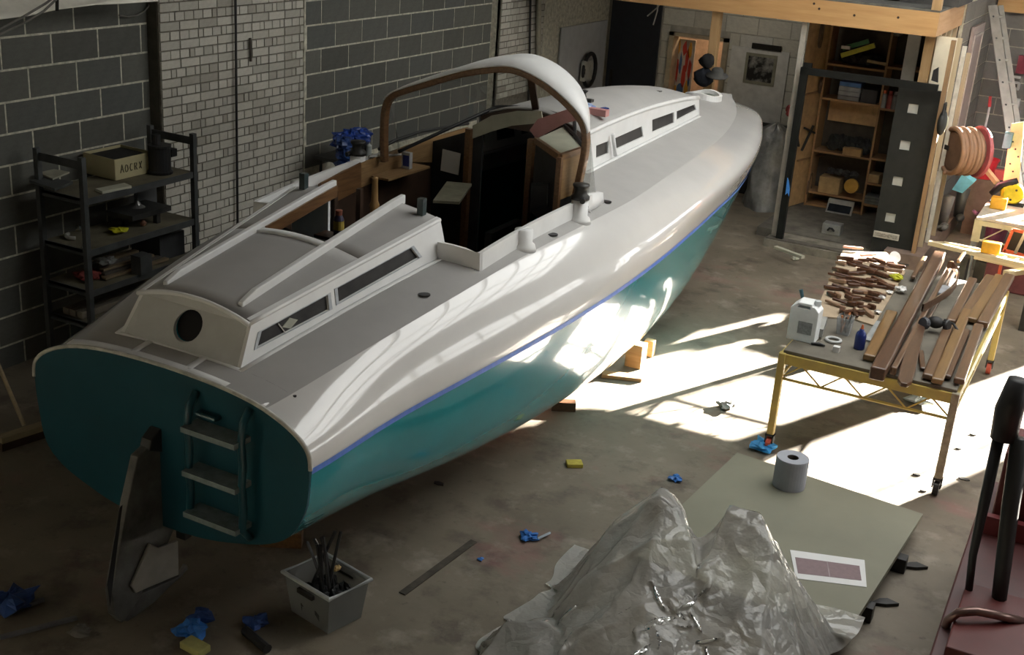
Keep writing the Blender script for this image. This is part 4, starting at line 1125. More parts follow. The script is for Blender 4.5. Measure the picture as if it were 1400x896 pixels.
for i, (x, y) in enumerate([(1246, 776), (1205, 826)]):
    p = P(x, y, Z=0)
    tag(MB().prism([p + Vector((dx_, dy_, .0)) for dx_, dy_ in [(-.05, -.05), (.03, -.02), (.09, .03), (.02, .05), (-.02, .02)]], (0, 0, .02)).build('dark_offcut', M_BLACK, loc=p), ['jagged dark offcut on the floor right of the farther support block', 'dark offcut on the floor right of the nearer support block'][i], 'offcut')
c = P(1078, 664, Z=BZt)
kr = thing('paper_roll', 'fat grey-blue paper roll standing on the sheet board', 'roll', c)
MB().lathe([(.035, .0), (.103, 0), (.105, .01), (.105, .195), (.103, .205), (.04, .205), (.036, .203)], c, 32, capb=False, capt=False).build('roll', mat('paper_bluegrey', (.36, .375, .42), .85, var=.05), kr, smooth=False)
MB().lathe([(.036, .204), (.034, .19), (.034, .04), (.0, .04)], c, 20, capb=False, capt=False).build('core', mat('roll_core', (.1, .08, .06), .9), kr)
q = [P(x, y, Z=BZt + .003) for x, y in [(1080, 752), (1182, 766), (1185, 803), (1088, 791)]]
pp = thing('printed_sheet', 'white sheet with a dull purple printed rectangle on the board', 'print', sum(q, Vector()) / 4)
MB().prism(q, (0, 0, -.002)).build('sheet', mat('white_sheet', (.72, .72, .72), .6, var=.02), pp)
q2 = [P(x, y, Z=BZt + .0042) for x, y in [(1087, 762), (1175, 774), (1178, 794), (1091, 784)]]
MB().prism(q2, (0, 0, -.001)).build('print_area', mat('dull_purple', (.23, .16, .17), .6, var=.06, scale=30), pp)
m0, m1 = (q2[0] + q2[1]) / 2, (q2[3] + q2[2]) / 2
MB().bar(m0 + Vector((0, 0, .0006)), m1 + Vector((0, 0, .0006)), .006, .0006).build('print_line', mat('print_line', (.33, .27, .28), .6), pp)

# ------------------------------------------------------------------ plastic sheet heap in the foreground
import numpy as np
def floorp(x, y, z=0.0): return P(x, y, Z=z)
GROUPS = [
    [P(905, 654, Y=-1.0), P(915, 660, Y=-1.0), P(842, 700, Y=-1.05), P(932, 682, Y=-1.05), floorp(776, 772), floorp(745, 840), floorp(880, 800), P(985, 880, Y=-1.7), P(930, 880, Y=-1.85), Vector((5.75, -2.4, .35)), Vector((5.1, -2.45, .02)), floorp(960, 760, .02)],
    [P(1000, 680, Y=-.95), P(1040, 691, Y=-.95), P(991, 706, Y=-.98), P(1056, 732, Y=-1.1), floorp(960, 790, .05), floorp(1090, 800, .14), floorp(1148, 872, .14), Vector((6.45, -1.5, .05)), Vector((6.3, -2.3, .3)), Vector((5.7, -2.2, .3)), P(1000, 800, Y=-1.3)],
    [P(692, 842, Y=-1.8), P(742, 830, Y=-1.75), floorp(662, 872), floorp(645, 900), Vector((4.8, -2.4, 0)), Vector((5.2, -2.4, .1)), floorp(790, 850), P(790, 872, Y=-1.85)],
]
PKQ = [P(905, 668, Y=-1.0), P(1020, 700, Y=-.95)]
HULLS = []
for g in GROUPS:
    bm = bmesh.new()
    for v in g: bm.verts.new(v)
    bm.verts.new((sum(v.x for v in g) / len(g), sum(v.y for v in g) / len(g), -.5))
    bmesh.ops.convex_hull(bm, input=bm.verts); bm.normal_update()
    HULLS.append(np.array([(*f.normal, *f.verts[0].co) for f in bm.faces if f.normal.z > .02])); bm.free()


def env(p):
    return np.max([np.min([h[5] - ((p[..., 0] - h[3]) * h[0] + (p[..., 1] - h[4]) * h[1]) / h[2] for h in H], axis=0) for H in HULLS], axis=0) - .012 - fold(p)


def fold(p):
    f_ = 0
    for q, ka in ((PKQ[0], 5), (PKQ[1], 6)):
        dx_, dy_ = p[..., 0] - q.x, p[..., 1] - q.y; d = np.hypot(dx_, dy_); a = np.arctan2(dy_, dx_)
        f_ = f_ + .05 * np.abs(np.sin(ka * a + 3 * d + q.x)) ** .8 * np.clip(d * 1.8 - .15, 0, 1) * np.clip(1.5 - d, 0, 1)
    return f_ + .012 * np.sin(21 * p[..., 0] + 9 * p[..., 1]) * np.sin(17 * p[..., 1] - 5 * p[..., 0])


def drape():
    rng = np.random.default_rng(4)
    NX, NY = 150, 140
    W0, H0 = 1.66, 1.95          # spread size
    LX, LY = 2.15, 2.36          # real size of the film, so it gathers in folds
    cx, cy = 5.53, -1.56
    u, v = np.meshgrid(np.linspace(-.5, .5, NX), np.linspace(-.5, .5, NY), indexing='ij')
    p = np.stack([cx + u * W0, cy + v * H0, np.full_like(u, .95)], -1)
    p[..., 2] += .05 * np.sin(u * 23 + 2 * np.sin(v * 9)) * np.cos(v * 17) + rng.normal(0, .012, u.shape)
    p[..., :2] += rng.normal(0, .004, u.shape + (2,))
    dx, dy = LX / (NX - 1), LY / (NY - 1)
    q = p.copy()
    offs = [((1, 0), dx, 1), ((0, 1), dy, 1), ((1, 1), np.hypot(dx, dy), .35), ((1, -1), np.hypot(dx, dy), .35), ((3, 0), 3 * dx, .14), ((0, 3), 3 * dy, .14)]
    for it in range(260):
        vel = (p - q) * .96; q = p.copy(); p = p + vel; p[..., 2] -= .00055
        for rep in range(3):
            acc = np.zeros_like(p); cnt = np.zeros(p.shape[:2] + (1,))
            for (a, b), L, k in offs:
                if b >= 0: s1 = (slice(0, NX - a), slice(0, NY - b)); s2 = (slice(a, NX), slice(b, NY))
                else: s1 = (slice(0, NX - a), slice(-b, NY)); s2 = (slice(a, NX), slice(0, NY + b))
                d = p[s2] - p[s1]; l = np.linalg.norm(d, axis=-1, keepdims=True) + 1e-9
                c = d * (.5 * k * (1 - L / l)); acc[s1] += c; acc[s2] -= c; cnt[s1] += k; cnt[s2] += k
            p = p + acc / np.maximum(cnt, 1e-6) * 1.5
            # floor and sheet board
            g = np.where((p[..., 0] > 5.0) & (p[..., 1] > -.78) & (p[..., 0] < 6.42), .143, .008)
            g = np.maximum(g, env(p))
            low = p[..., 2] < g
            q[..., :2] = np.where(low[..., None], q[..., :2] * .4 + p[..., :2] * .6, q[..., :2])
            p[..., 2] = np.maximum(p[..., 2], g)
    return p
DR = drape()
G = [[tuple(float(c) for c in v) for v in row] for row in DR]
mp_ = bpy.data.materials.new('plastic_film'); mp_.use_nodes = True
nt = mp_.node_tree; nt.nodes.clear()
o_ = nt.nodes.new('ShaderNodeOutputMaterial'); tr = nt.nodes.new('ShaderNodeBsdfTransparent'); tr.inputs['Color'].default_value = (.9, .9, .87, 1)
df = nt.nodes.new('ShaderNodeBsdfDiffuse'); df.inputs['Color'].default_value = (.95, .94, .9, 1)
tl = nt.nodes.new('ShaderNodeBsdfTranslucent'); tl.inputs['Color'].default_value = (.96, .95, .92, 1)
gl = nt.nodes.new('ShaderNodeBsdfGlossy'); gl.inputs['Roughness'].default_value = .14
fr_n = nt.nodes.new('ShaderNodeFresnel'); fr_n.inputs['IOR'].default_value = 1.45
a1 = nt.nodes.new('ShaderNodeMixShader'); a1.inputs['Fac'].default_value = .6
a2 = nt.nodes.new('ShaderNodeMixShader'); a2.inputs['Fac'].default_value = .6
a3 = nt.nodes.new('ShaderNodeMixShader')
nt.links.new(df.outputs[0], a1.inputs[1]); nt.links.new(tl.outputs[0], a1.inputs[2])
nt.links.new(tr.outputs[0], a2.inputs[1]); nt.links.new(a1.outputs[0], a2.inputs[2])
nt.links.new(fr_n.outputs[0], a3.inputs['Fac']); nt.links.new(a2.outputs[0], a3.inputs[1]); nt.links.new(gl.outputs[0], a3.inputs[2])
tcp = nt.nodes.new('ShaderNodeTexCoord'); vo = nt.nodes.new('ShaderNodeTexVoronoi'); vo.feature = 'DISTANCE_TO_EDGE'; vo.inputs['Scale'].default_value = 7.5
nz = nt.nodes.new('ShaderNodeTexNoise'); nz.inputs['Scale'].default_value = 5; nz.inputs['Detail'].default_value = 4
mxv = nt.nodes.new('ShaderNodeMix'); mxv.data_type = 'VECTOR'; mxv.inputs['Factor'].default_value = .22
nt.links.new(tcp.outputs['Object'], nz.inputs['Vector']); nt.links.new(tcp.outputs['Object'], mxv.inputs['A']); nt.links.new(nz.outputs['Color'], mxv.inputs['B']); nt.links.new(mxv.outputs['Result'], vo.inputs['Vector'])
bpn = nt.nodes.new('ShaderNodeBump'); bpn.inputs['Strength'].default_value = .6; bpn.inputs['Distance'].default_value = .05
nt.links.new(vo.outputs['Distance'], bpn.inputs['Height'])
for n_ in (df, gl, tl): nt.links.new(bpn.outputs['Normal'], n_.inputs['Normal'])
nt.links.new(a3.outputs[0], o_.inputs['Surface'])
ps = MB().grid(G).build('plastic_sheet', mp_, loc=(5.6, -1.5, 0), smooth=True)
tag(ps, 'crumpled translucent plastic sheet heaped over something in the foreground', 'plastic sheet')
# what it covers: a low trestle and boxes, dimly seen through the film
tag(MB().box((5.15, -1.75, 0), (5.6, -1.25, .22)).build('covered_box', mat('covered_grey', (.3, .28, .25), .8), loc=(5.4, -1.45, 0)), 'dim grey box hidden under the plastic sheet', 'box')
# ------------------------------------------------------------------ mezzanine over the tool store
M_PINE = wood('pine_beam', (.55, .34, .15), (.44, .25, .10), .6, 1.5, axis=0)
M_PINEY = wood('pine_beam_y', (.58, .36, .19), (.47, .27, .12), .6, 1.5, axis=1)
M_PINEZ = wood('pine_post', (.42, .28, .14), (.32, .2, .09), .6, 1.5, axis=2)
mz = thing('mezzanine', 'timber mezzanine deck over the tool store, edge beam in view', 'mezzanine', (3.4, 8.5, 0))
BY0 = 6.62
zb = 2.46; zt = 2.70
xr = P(1280, 46, Y=BY0).x
MB().box((.5, BY0, zb), (xr, BY0 + .06, zt)).build('edge_beam', M_PINE, mz)
MB().box((xr - .05, BY0 + .06, zb), (xr, 10.98, zt)).build('side_beam', M_PINEY, mz)
for k in range(8):
    x = .8 + .55 * k; MB().box((x, BY0 + .06, zb + .04), (x + .045, 9.78, zt)).build('joist', M_PINEZ, mz)
MB().box((.5, BY0 - .0, zt), (xr, 9.78, zt + .022)).build('deck_boards', mat('mezz_deck', (.12, .12, .11), .8, var=.2), mz)
MB().box((xr - .09, BY0 - .01, zt + .02), (xr, BY0 + .08, zt + .9)).build('upper_post', M_PINEZ, mz)
for x_, yb, w_ in ((978, 100, .095),):
    a = P(978, 40, Y=BY0 + .1); MB().box((a.x - w_ / 2, BY0 + .07, 0), (a.x + w_ / 2, BY0 + .16, zb + .04)).build('post', M_PINEZ, mz)
a = P(1100, 40, Y=BY0 + .12)
MB().bar((a.x - .0, BY0 + .12, 0), (a.x - .0, BY0 + .12, zb), .055, .05, (0, 1, 0)).build('post', mat('grey_batten', (.42, .4, .35), .7, var=.1), mz)
structure(MB().box((5.17, 10.86, zb + .0), (6.9, 10.98, zt)).build('trim_5', M_PINE))
for k, (x_, y_) in enumerate([(1113, 5), (1120, 12), (1228, 24), (1168, 21)]):
    a = P(x_, y_, Y=BY0 - .002); MB().lathe([(.013, 0), (.013, .003)], a, 10, axis=(0, -1, 0)).build('knot', M_BRN, mz)
# coats and a hat hanging on the post
a = P(967, 82, Y=BY0 - .05)
ht = thing('hung_coats', 'dark coats and a grey hat hanging on the pine post', 'coats', (a.x, BY0 - .02, P(967, 118, Y=BY0).z))
crumple(P(966, 94, Y=BY0 - .03), .08, 16, 201, 1.0, .25).build('coat', mat('coat_black', (.008, .008, .009), .9), ht, smooth=True)
crumple(P(961, 119, Y=BY0 - .04), .105, 16, 203, 1.0, .25).build('coat', mat('coat_navy', (.008, .011, .018), .9), ht, smooth=True)
c = P(980, 104, Y=BY0 - .07)
MB().lathe([(.12, .0), (.125, .012), (.07, .03), (.065, .07), (.05, .085), (.0, .09)], c, 20, axis=(.1, -.2, 1), capt=False).build('hat', mat('hat_grey', (.07, .07, .066), .9), ht, smooth=True)
# ------------------------------------------------------------------ tool store under the mezzanine
M_CHIP = mat('chipboard', (.48, .31, .15), .8, var=.12, scale=12)
M_SHELF = wood('shelf_ply', (.33, .19, .09), (.23, .13, .06), .6, 2, axis=0)
YB = 8.35
SX0, SX1 = 4.05, 5.0
ts = thing('tool_store_shelving', 'plywood shelving bay full of tools behind the black frame', 'shelving', ((SX0 + SX1) / 2, YB, 0))
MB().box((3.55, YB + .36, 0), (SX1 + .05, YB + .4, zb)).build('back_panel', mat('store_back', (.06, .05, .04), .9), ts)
lxa = P(1110, 200, Y=YB - .0).x
# slanting chipboard side panel with hooks, left
CHX = P(1082, 200, Y=7.9).x
MB().prism([(CHX, 7.9, .12), (lxa, YB + .1, .12), (lxa, YB + .1, zb - .02), (CHX, 7.9, zb - .02)], (-.005, .02, 0)).build('chipboard_side', M_CHIP, ts)
vx = [P(1143, 60, Y=YB).x, P(1192, 200, Y=YB).x + .0, P(1232, 60, Y=YB).x]
vx = [lxa + .02, P(1200, 160, Y=YB).x, SX1]
for x in vx: MB().box((x - .012, YB, .1), (x + .012, YB + .34, zb - .02)).build('upright', M_SHELF, ts)
shz = [P(1150, y, Y=YB).z for y in (300, 270, 212, 138, 90)]
cz_ = [max(.12, shz[0])] + shz[1:]
for i, z in enumerate(cz_): MB().box((vx[0], YB, z - .012), (vx[1], YB + .34, z + .012)).build('shelf', M_SHELF, ts)
for y_ in (285, 255, 220, 150, 92):
    z = P(1210, y_, Y=YB).z; MB().box((vx[1], YB, z - .012), (vx[2], YB + .34, z + .012)).build('shelf', M_SHELF, ts)
MB().box((vx[0] + .05, YB + .3, P(1165, 175, Y=YB).z), (vx[1] - .02, YB + .33, P(1165, 142, Y=YB).z)).build('chipboard_back', M_CHIP, ts)
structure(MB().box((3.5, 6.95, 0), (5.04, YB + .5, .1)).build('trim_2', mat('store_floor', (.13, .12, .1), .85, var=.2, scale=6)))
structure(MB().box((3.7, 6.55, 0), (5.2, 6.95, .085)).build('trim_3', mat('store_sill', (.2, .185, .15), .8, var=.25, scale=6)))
a, b = P(1060, 338, Z=.12), P(1098, 352, Z=.12)
tag(MB().bar(a, b, .05, .03).build('sill_offcut', M_CREAM, loc=a), 'pale timber offcut on the store sill by the frame foot', 'offcut')
p = P(1087, 356, Z=0); tag(crumple(p, .04, 10, 210, .5).build('pale_chip', M_CREAM, loc=p), 'small pale chip on the floor below the store sill', 'chip')


def item(name, label, cat, a, b, y0, dpt, m, group=None, bevel=.004):
    """box standing on a shelf: picture corners a (top left), b (bottom right) on the front plane y0"""
    p, q = P(*a, Y=y0), P(*b, Y=y0)
    return tag(MB().box((p.x, y0, q.z), (q.x, y0 + dpt, p.z)).build(name, m, loc=((p.x + q.x) / 2, y0 + dpt / 2, q.z), bevel=bevel), label, cat, group)


yi = YB + .04
def shelf_top(y_): return P(1165, y_, Y=YB).z + .0125
def on(name, label, cat, x0, x1, h, z, m, dpt=.22, group=None, bevel=.006, y0=None, py=150):
    y0 = y0 or YB + .02
    xa, xb = P(x0, py, Y=y0).x, P(x1, py, Y=y0).x
    return tag(MB().box((xa, y0, z), (xb, y0 + dpt, z + h)).build(name, m, loc=((xa + xb) / 2, y0 + dpt / 2, z), bevel=bevel), label, cat, group)
z3 = cz_[3] + .0125
cases = [('case_blue', (.05, .12, .3)), ('case_grey', (.17, .18, .19)), ('case_grey', (.17, .18, .19)), ('case_dark', (.1, .1, .11))]
for i, (nm, cc) in enumerate(cases[::-1]):
    on('tool_case', ['dark flat tool case at the bottom of the stack of four', 'grey flat tool case second from the bottom of the stack', 'grey flat tool case just under the blue one', 'blue flat tool case on top of the stack of four'][i], 'case', 1142, 1172, .052, z3 + .054 * i, mat(nm, tuple(v * 1.7 for v in cc), .5), group=None)
on('dark_case', 'black tool case right of the stack of flat cases', 'case', 1174, 1196, .16, z3 + .0, mat('case_black', (.03, .03, .033), .6))
z2 = cz_[2] + .0125
for k in range(5):
    x_ = 1140 + 11 * k; p = P(x_, 190, Y=YB + .12); p.z = z2 + .07
    tag(crumple(Vector((p.x, p.y + .06 * (k % 2), z2)), .08, 14, 220 + k, 1.25, .35).build('black_bag', mat('bag_black', (.03, .032, .03), .85, var=.3), loc=(p.x, p.y, z2)), 'black tool bag on the shelf above the tan box, %s from the left' % ORD[k], 'bag', 'black bags on the shelf')
on('carton_small', 'small open brown carton on the shelf edge under the black bags', 'box', 1152, 1178, .09, z2, mat('carton_tan', (.35, .22, .1), .8), y0=YB - .03, dpt=.12, py=205)
z1 = cz_[1] + .0125
on('cardboard_box', 'plain tan cardboard box on the lower left shelf of the store', 'box', 1119, 1148, .2, z1, mat('carton_tan2', (.42, .29, .14), .8), py=252)
c = P(1164, 255, Y=YB - .02)
tag(MB().lathe([(.0, 0), (.085, 0), (.09, .02), (.085, .05), (.0, .055)], c + Vector((0, .03, 0)), 20, axis=(0, -1, .15), capb=False, capt=False).build('yellow_reel', mat('reel_yellow', (.5, .28, .04), .5), loc=c), 'round yellow reel hanging right of the tan box', 'reel')
for k in range(4):
    p = P(1135 + 11 * k, 236, Y=YB + .1); p.z = z1 + .24
    tag(crumple(Vector((p.x, p.y, cz_[1] + .24)), .05, 12, 230 + k, .8, .5).build('hand_tool', mat('tool_dark', (.04, .04, .04), .5, var=.3), loc=(p.x, p.y, cz_[1] + .24)), 'dark tool on the shelf above the tan box, %s from the left' % ORD[k], 'tool', 'dark tools above the tan box')
z0 = cz_[0] + .0125
c0, c1 = P(1132, 272, Y=YB - .1), P(1163, 302, Y=YB - .1); z0 = .101
sp = thing('black_monitor', 'flat black panel with a pale edge leaning on the bottom shelf', 'panel', ((c0.x + c1.x) / 2, YB, z0))
MB().prism([(c0.x, YB - .14, z0), (c1.x, YB - .14, z0), (c1.x, YB - .05, c0.z), (c0.x, YB - .05, c0.z)], (0, .03, 0)).build('frame', mat('pale_edge', (.3, .3, .28), .5), sp)
MB().prism([(c0.x + .02, YB - .143, z0 + .02), (c1.x - .02, YB - .143, z0 + .02), (c1.x - .02, YB - .056, c0.z - .02), (c0.x + .02, YB - .056, c0.z - .02)], (0, .002, 0)).build('screen', mat('screen_black', (.02, .024, .03), .2), sp)
p, q = P(1122, 309, Y=7.9), P(1148, 320, Y=7.9)
p, q = P(1121, 320, Z=.1), P(1149, 322, Z=.1)
tc_ = thing('toolbox', 'grey metal toolbox with a dark handle on the store floor', 'toolbox', (p + q) / 2)
y_ = (p.y + q.y) / 2
MB().box((p.x, y_, .1), (q.x, y_ + .16, .22)).build('body', mat('toolbox_grey', (.33, .34, .33), .4, metal=.4), tc_, bevel=.006)
MB().tube([(p.x + .07, y_ - .005, .15), (p.x + .09, y_ - .03, .18), (q.x - .09, y_ - .03, .18), (q.x - .07, y_ - .005, .15)], .012, 8).build('handle', M_BLACK, tc_)
# top shelf: levels, hoses
z4 = cz_[4] + .0125
for i, (a, b, cc, lb) in enumerate([((1150, 76), (1196, 62), (.5, .5, .03), 'yellow-green spirit level lying across the top shelf'), ((1152, 66), (1188, 56), (.03, .17, .06), 'green tool behind the yellow-green level')]):
    p, q = P(*a, Y=YB + .08), P(*b, Y=YB + .12)
    tag(MB().bar(p, q, .05, .055 if i == 0 else .05).build('spirit_level', mat('level_%d' % i, cc, .5), loc=p), lb, 'level')
p = P(1157, 65, Y=YB + .02); tag(MB().box((p.x - .05, YB - .02, p.z - .015), (p.x + .05, YB + .03, p.z + .02)).build('white_grip', mat('white_card', ()), loc=p), 'white grip on the green tool', 'grip')
for k in range(5):
    p = P(1158 + 10 * k, 80 - 6 * (k % 2), Y=YB + .2)
    tag(crumple(Vector((p.x, p.y - .05 * (k % 2), z4 + .0)), .07, 14, 240 + k, 1.0, .4).build('dark_bundle', mat('bundle_dark', (.03, .027, .024), .9, var=.3), loc=(p.x, p.y, z4)), 'dark bundle at the back of the top shelf, %s from the left' % ORD[k], 'bundle', 'dark bundles on the top shelf')
p = P(1226, 50, Y=YB + .06)
tag(crumple(p, .06, 12, 250, .8, .5).build('grey_bundle', mat('bundle_grey', (.2, .19, .18), .8, var=.3), loc=p), 'greyish bundle at the upper right of the top shelf', 'bundle')
p, q = P(1186, 83, Y=YB), P(1212, 88, Y=YB)
tag(MB().bar(p, q, .05, .03).build('pale_plane', mat('tool_tan', (.3, .22, .13), .6), loc=p), 'pale tool at the front of the top shelf', 'tool')
# cans on the right-hand shelves
zc_ = P(1210, 150, Y=YB).z + .0125
for i, (x_, cc) in enumerate([(1208, (.3, .33, .34)), (1216, (.3, .06, .05)), (1223, (.2, .2, .2))]):
    p = P(x_, 140, Y=YB + .04); p.z = zc_
    cn = thing('spray_can', ['grey spray can with an orange cap on the right shelf', 'red spray can next to the orange-capped one', 'dull grey can right of the red spray can'][i], 'can', p)
    MB().lathe([(.032, 0), (.032, .15), (.02, .17), (.0, .171)], p, 14, capt=False).build('body', mat('can_%d' % i, cc, .4), cn)
    MB().lathe([(.02, .17), (.02, .205), (.0, .206)], p, 12, capt=False).build('cap', mat('can_cap_%d' % i, [(.65, .12, .03), (.4, .05, .05), (.3, .3, .3)][i], .4), cn)
zz = P(1210, 255, Y=YB).z + .0125
on('pale_carton', 'small tan carton on the right shelf beside the yellow reel', 'box', 1185, 1201, .1, zz, mat('carton_tan2', ()), py=250)
zz = P(1210, 285, Y=YB).z + .0125
for i in range(3): on('paper_pack', ['flat grey pack at the bottom of the stack on the right shelf', 'flat grey pack in the middle of the stack on the right shelf', 'flat grey pack on top of the stack on the right shelf'][i], 'pack', 1178, 1200, .03, zz + .033 * i, mat('pack_grey', (.16, .16, .15), .7), group='grey packs on the bottom shelf', py=290)
# coils and tools on the chipboard side
def onside(x, y, off=.03):
    n = Vector((YB + .1 - 7.9, -(lxa - CHX), 0)).normalized(); o = Vector((CHX, 7.9, 0)); d = ray(x, y); c = Vector(CAM_C)
    return c + d * ((o + n * off - c).dot(n) / d.dot(n))
M_COIL = mat('rope_dark', (.12, .075, .045), .8, var=.2)
for i, (x_, y_, r) in enumerate([(1122, 48, .11), (1121, 118, .06), (1106, 255, .13)]):
    c = onside(x_, y_)
    tag(MB().tube([c + Vector(((.012 * (k // 14)), r * .6 * sin(2 * pi * k / 14), r * 1.3 * cos(2 * pi * k / 14))) for k in range(29)], .009, 6).build('rope_coil', M_COIL, loc=c), ['coil of dark cord at the top of the chipboard side', 'small dark coil halfway up the chipboard side', 'brown rope coil low on the chipboard side'][i], 'coil')
for i, (x_, y_, x2, y2) in enumerate([(1112, 172, 1096, 206), (1100, 175, 1114, 182), (1090, 188, 1092, 200)]):
    a, b = onside(x_, y_), onside(x2, y2)
    tag(MB().bar(a, b, .025, .02).build('hung_tool', M_DSTEEL, loc=b), ['dark hammer-like tool hanging on the chipboard side', 'dark tool head above the hammer-like tool', 'small dark hook left of the hammer-like tool'][i], 'tool')
for i, y_ in enumerate((128, 216)):
    a, b = onside(1090, y_ + 4, .02), onside(1126, y_ - 4, .02); tag(MB().bar(a, b, .02, .02).build('side_ledge', M_SHELF, loc=a), ['upper thin ledge across the chipboard side', 'lower thin ledge across the chipboard side'][i], 'ledge')
# black steel frame with sliding black door of four windows
M_FRM = mat('frame_black', (.008, .009, .008), .7, var=.2, spec=.25)
YFm = 6.64
fr = thing('door_frame', 'black steel door frame standing in front of the tool store', 'frame', (4.5, YFm, .09))
xl_ = P(1062, 335, Y=YFm).x; xr_ = P(1284, 112, Y=YFm).x; ztp = P(1190, 104, Y=YFm).z
MB().bar((xl_ + .02, YFm, .09), (xl_ + .02, YFm, ztp), .075, .06, (0, 1, 0)).build('jamb', M_FRM, fr)
MB().box((xl_ - .02, YFm - .03, ztp - .07), (xr_, YFm + .03, ztp)).build('head_rail', M_FRM, fr)
MB().box((xl_, YFm - .02, ztp), (xl_ + .09, YFm + .02, ztp + .05)).build('head_bracket', M_FRM, fr)
MB().box((xl_ - .12, YFm - .06, .087), (xr_ + .05, YFm + .05, .1)).build('threshold', mat('threshold_dirty', (.1, .09, .075), .8, var=.2), fr)
YD = 6.78
dr = thing('sliding_door', 'black sliding door with a column of four small square windows', 'door', (5.0, YD, .11))
dl, drr = P(1212, 230, Y=YD).x, P(1270, 230, Y=YD).x
dtp = ztp - .08
def sq(x_, y_, w_=.052):
    c = P(x_, y_, Y=YD); return [(c.x - w_, YD, c.z - w_ * .95), (c.x + w_, YD, c.z - w_ * .95), (c.x + w_, YD, c.z + w_ * .95), (c.x - w_, YD, c.z + w_ * .95)]
sqs = [sq(1248, 149), sq(1237, 199), sq(1227, 248), sq(1217, 298)]
MB().holed([(dl - .02, YD, .11), (drr + .03, YD, .11), (drr + .03, YD, dtp), (dl - .02, YD, dtp)], sqs, (0, .04, 0)).build('leaf', mat('door_black', (.02, .022, .021), .6, var=.12, spec=.3), dr)
for s_ in sqs: MB().prism([(p[0], YD + .025, p[2]) for p in s_], (0, -.008, 0)).build('window', mat('frosted_pane', (.48, .5, .47), .4, var=.06), dr)
a, b = P(1195, 315, Y=YD - .012), P(1228, 330, Y=YD - .012)
vt = MB().box((a.x, YD - .015, b.z), (b.x, YD - .001, a.z)).build('vent_grille', mat('vent_cream', (.55, .52, .45), .5), dr, bevel=.003)
MB().box((a.x + .015, YD - .018, b.z + .015), (b.x - .015, YD - .0152, a.z - .015)).build('vent_mesh', mat('vent_mesh', (.36, .34, .29), .6, var=.3, scale=60), vt)
MB().box((dl + .09, YD - .01, .11), (dl + .1, YD - .002, P(1200, 335, Y=YD).z)).build('door_seam', M_DARK, dr)
q = [P(x, y, Y=YFm + .05) for x, y in [(1273, 110), (1276, 96), (1283, 92), (1282, 113)]]
tag(MB().prism(q, (0, .03, 0)).build('black_bracket', M_BLACK, loc=q[0]), 'black wedge sticking up at the right end of the frame head', 'bracket')
p = P(1077, 256, Y=YFm - .06); tag(MB().prism([p + Vector((dx_, 0, dz_)) for dx_, dz_ in [(-.02, .1), (.0, .06), (.02, -.02), (.025, -.1), (.005, -.06), (-.015, -.09)]], (0, .02, 0)).build('blue_tape_tag', mat('tag_blue', (.06, .25, .7), .5), loc=p + Vector((0, 0, -.1))), 'bright blue tape tag on the black door jamb', 'tape')
# right side of the store: boards, studs, plasterboard
xs_ = 5.03
def slab(name, label, cat, pts, X, d, m):
    q = [P(x, y, X=X) for x, y in pts]; return tag(MB().prism(q, (d, 0, 0)).build(name, m, loc=min(q, key=lambda v: v.z)), label, cat)
q = [P(x, y, Y=6.9) for x, y in [(1281, 40), (1310, 37), (1296, 116), (1272, 116)]]
def vboard(name, label, cat, xa, xb, za, zb_, Y, m, d=.03):
    a, b = P(xa, 80, Y=Y).x, P(xb, 80, Y=Y).x
    return tag(MB().box((a, Y, za), (b, Y + d, zb_)).build(name, m, loc=((a + b) / 2, Y, za)), label, cat)
vboard('pale_curtain_board', 'white sheet hanging inside the store right of the top shelf', 'sheet', 1236, 1254, 1.3, 2.44, 7.6, mat('curtain_white', (.6, .6, .57), .8, var=.06))
vboard('pine_stud', 'brown pine stud right of the hanging white sheet', 'stud', 1260, 1274, .1, 2.44, 7.0, M_PINEZ)
vboard('plasterboard', 'cream plasterboard sheet right of the pine stud, lit by the sun', 'board', 1276, 1304, .9, 2.44, 6.98, mat('plasterboard_cream', (.78, .72, .56), .8, var=.05))
wi2 = MB().box((5.0, 7.05, 0), (5.06, 8.3, 2.45)).build('wall_partition', mat('partition_edge', (.45, .42, .33), .85, var=.15, scale=6)); structure(wi2)
st_ = thing('store_stud_frame', 'pale timber studs along the outside of the store wall', 'studs', (5.1, 7.6, 0))
for k, y in enumerate([7.06, 7.4, 7.75, 8.15]):
    MB().box((5.062, y, .2), (5.1, y + .07, 2.45)).build('stud', wood('stud_pale', (.5, .41, .28), (.4, .32, .21), .7, 2, axis=2), st_)
MB().box((5.062, 7.06, .2), (5.13, 8.6, .27)).build('sole_plate', M_PINEY, st_)
structure(MB().box((5.0, 6.6, 0), (5.4, 10.6, .2)).build('trim_4', mat('ledge_brown', (.2, .145, .115), .8, var=.15, scale=5)))
q0_, q1_ = P(1283, 150, Y=6.72), P(1289, 150, Y=6.72)
tag(MB().box((q0_.x, 6.70, .2), (q1_.x, 6.76, 2.44)).build('corner_post', wood('post_brown', (.3, .19, .1), (.2, .12, .06), .7, 2, axis=2), loc=(q0_.x, 6.72, .2)), 'brown timber post at the right edge of the sliding door', 'post')
for i, (xa_, xb_, yy_, m_, lb_) in enumerate([(1293, 1301, 7.0, wood('stud_pale', ()), 'pale timber board standing right of the brown corner post'), (1303, 1309, 7.25, mat('slat_white2', (.7, .68, .6), .7), 'whitish narrow board behind the pale timber board'), (1310, 1316, 7.6, wood('stud_pale', ()), 'third pale board along the store wall, farthest right')]):
    q0_, q1_ = P(xa_, 130, Y=yy_), P(xb_, 130, Y=yy_)
    tag(MB().box((q0_.x, yy_, .201), (q1_.x, yy_ + .04, 2.44 - .1 * i)).build('standing_board', m_, loc=(q0_.x, yy_, .201)), lb_, 'board')
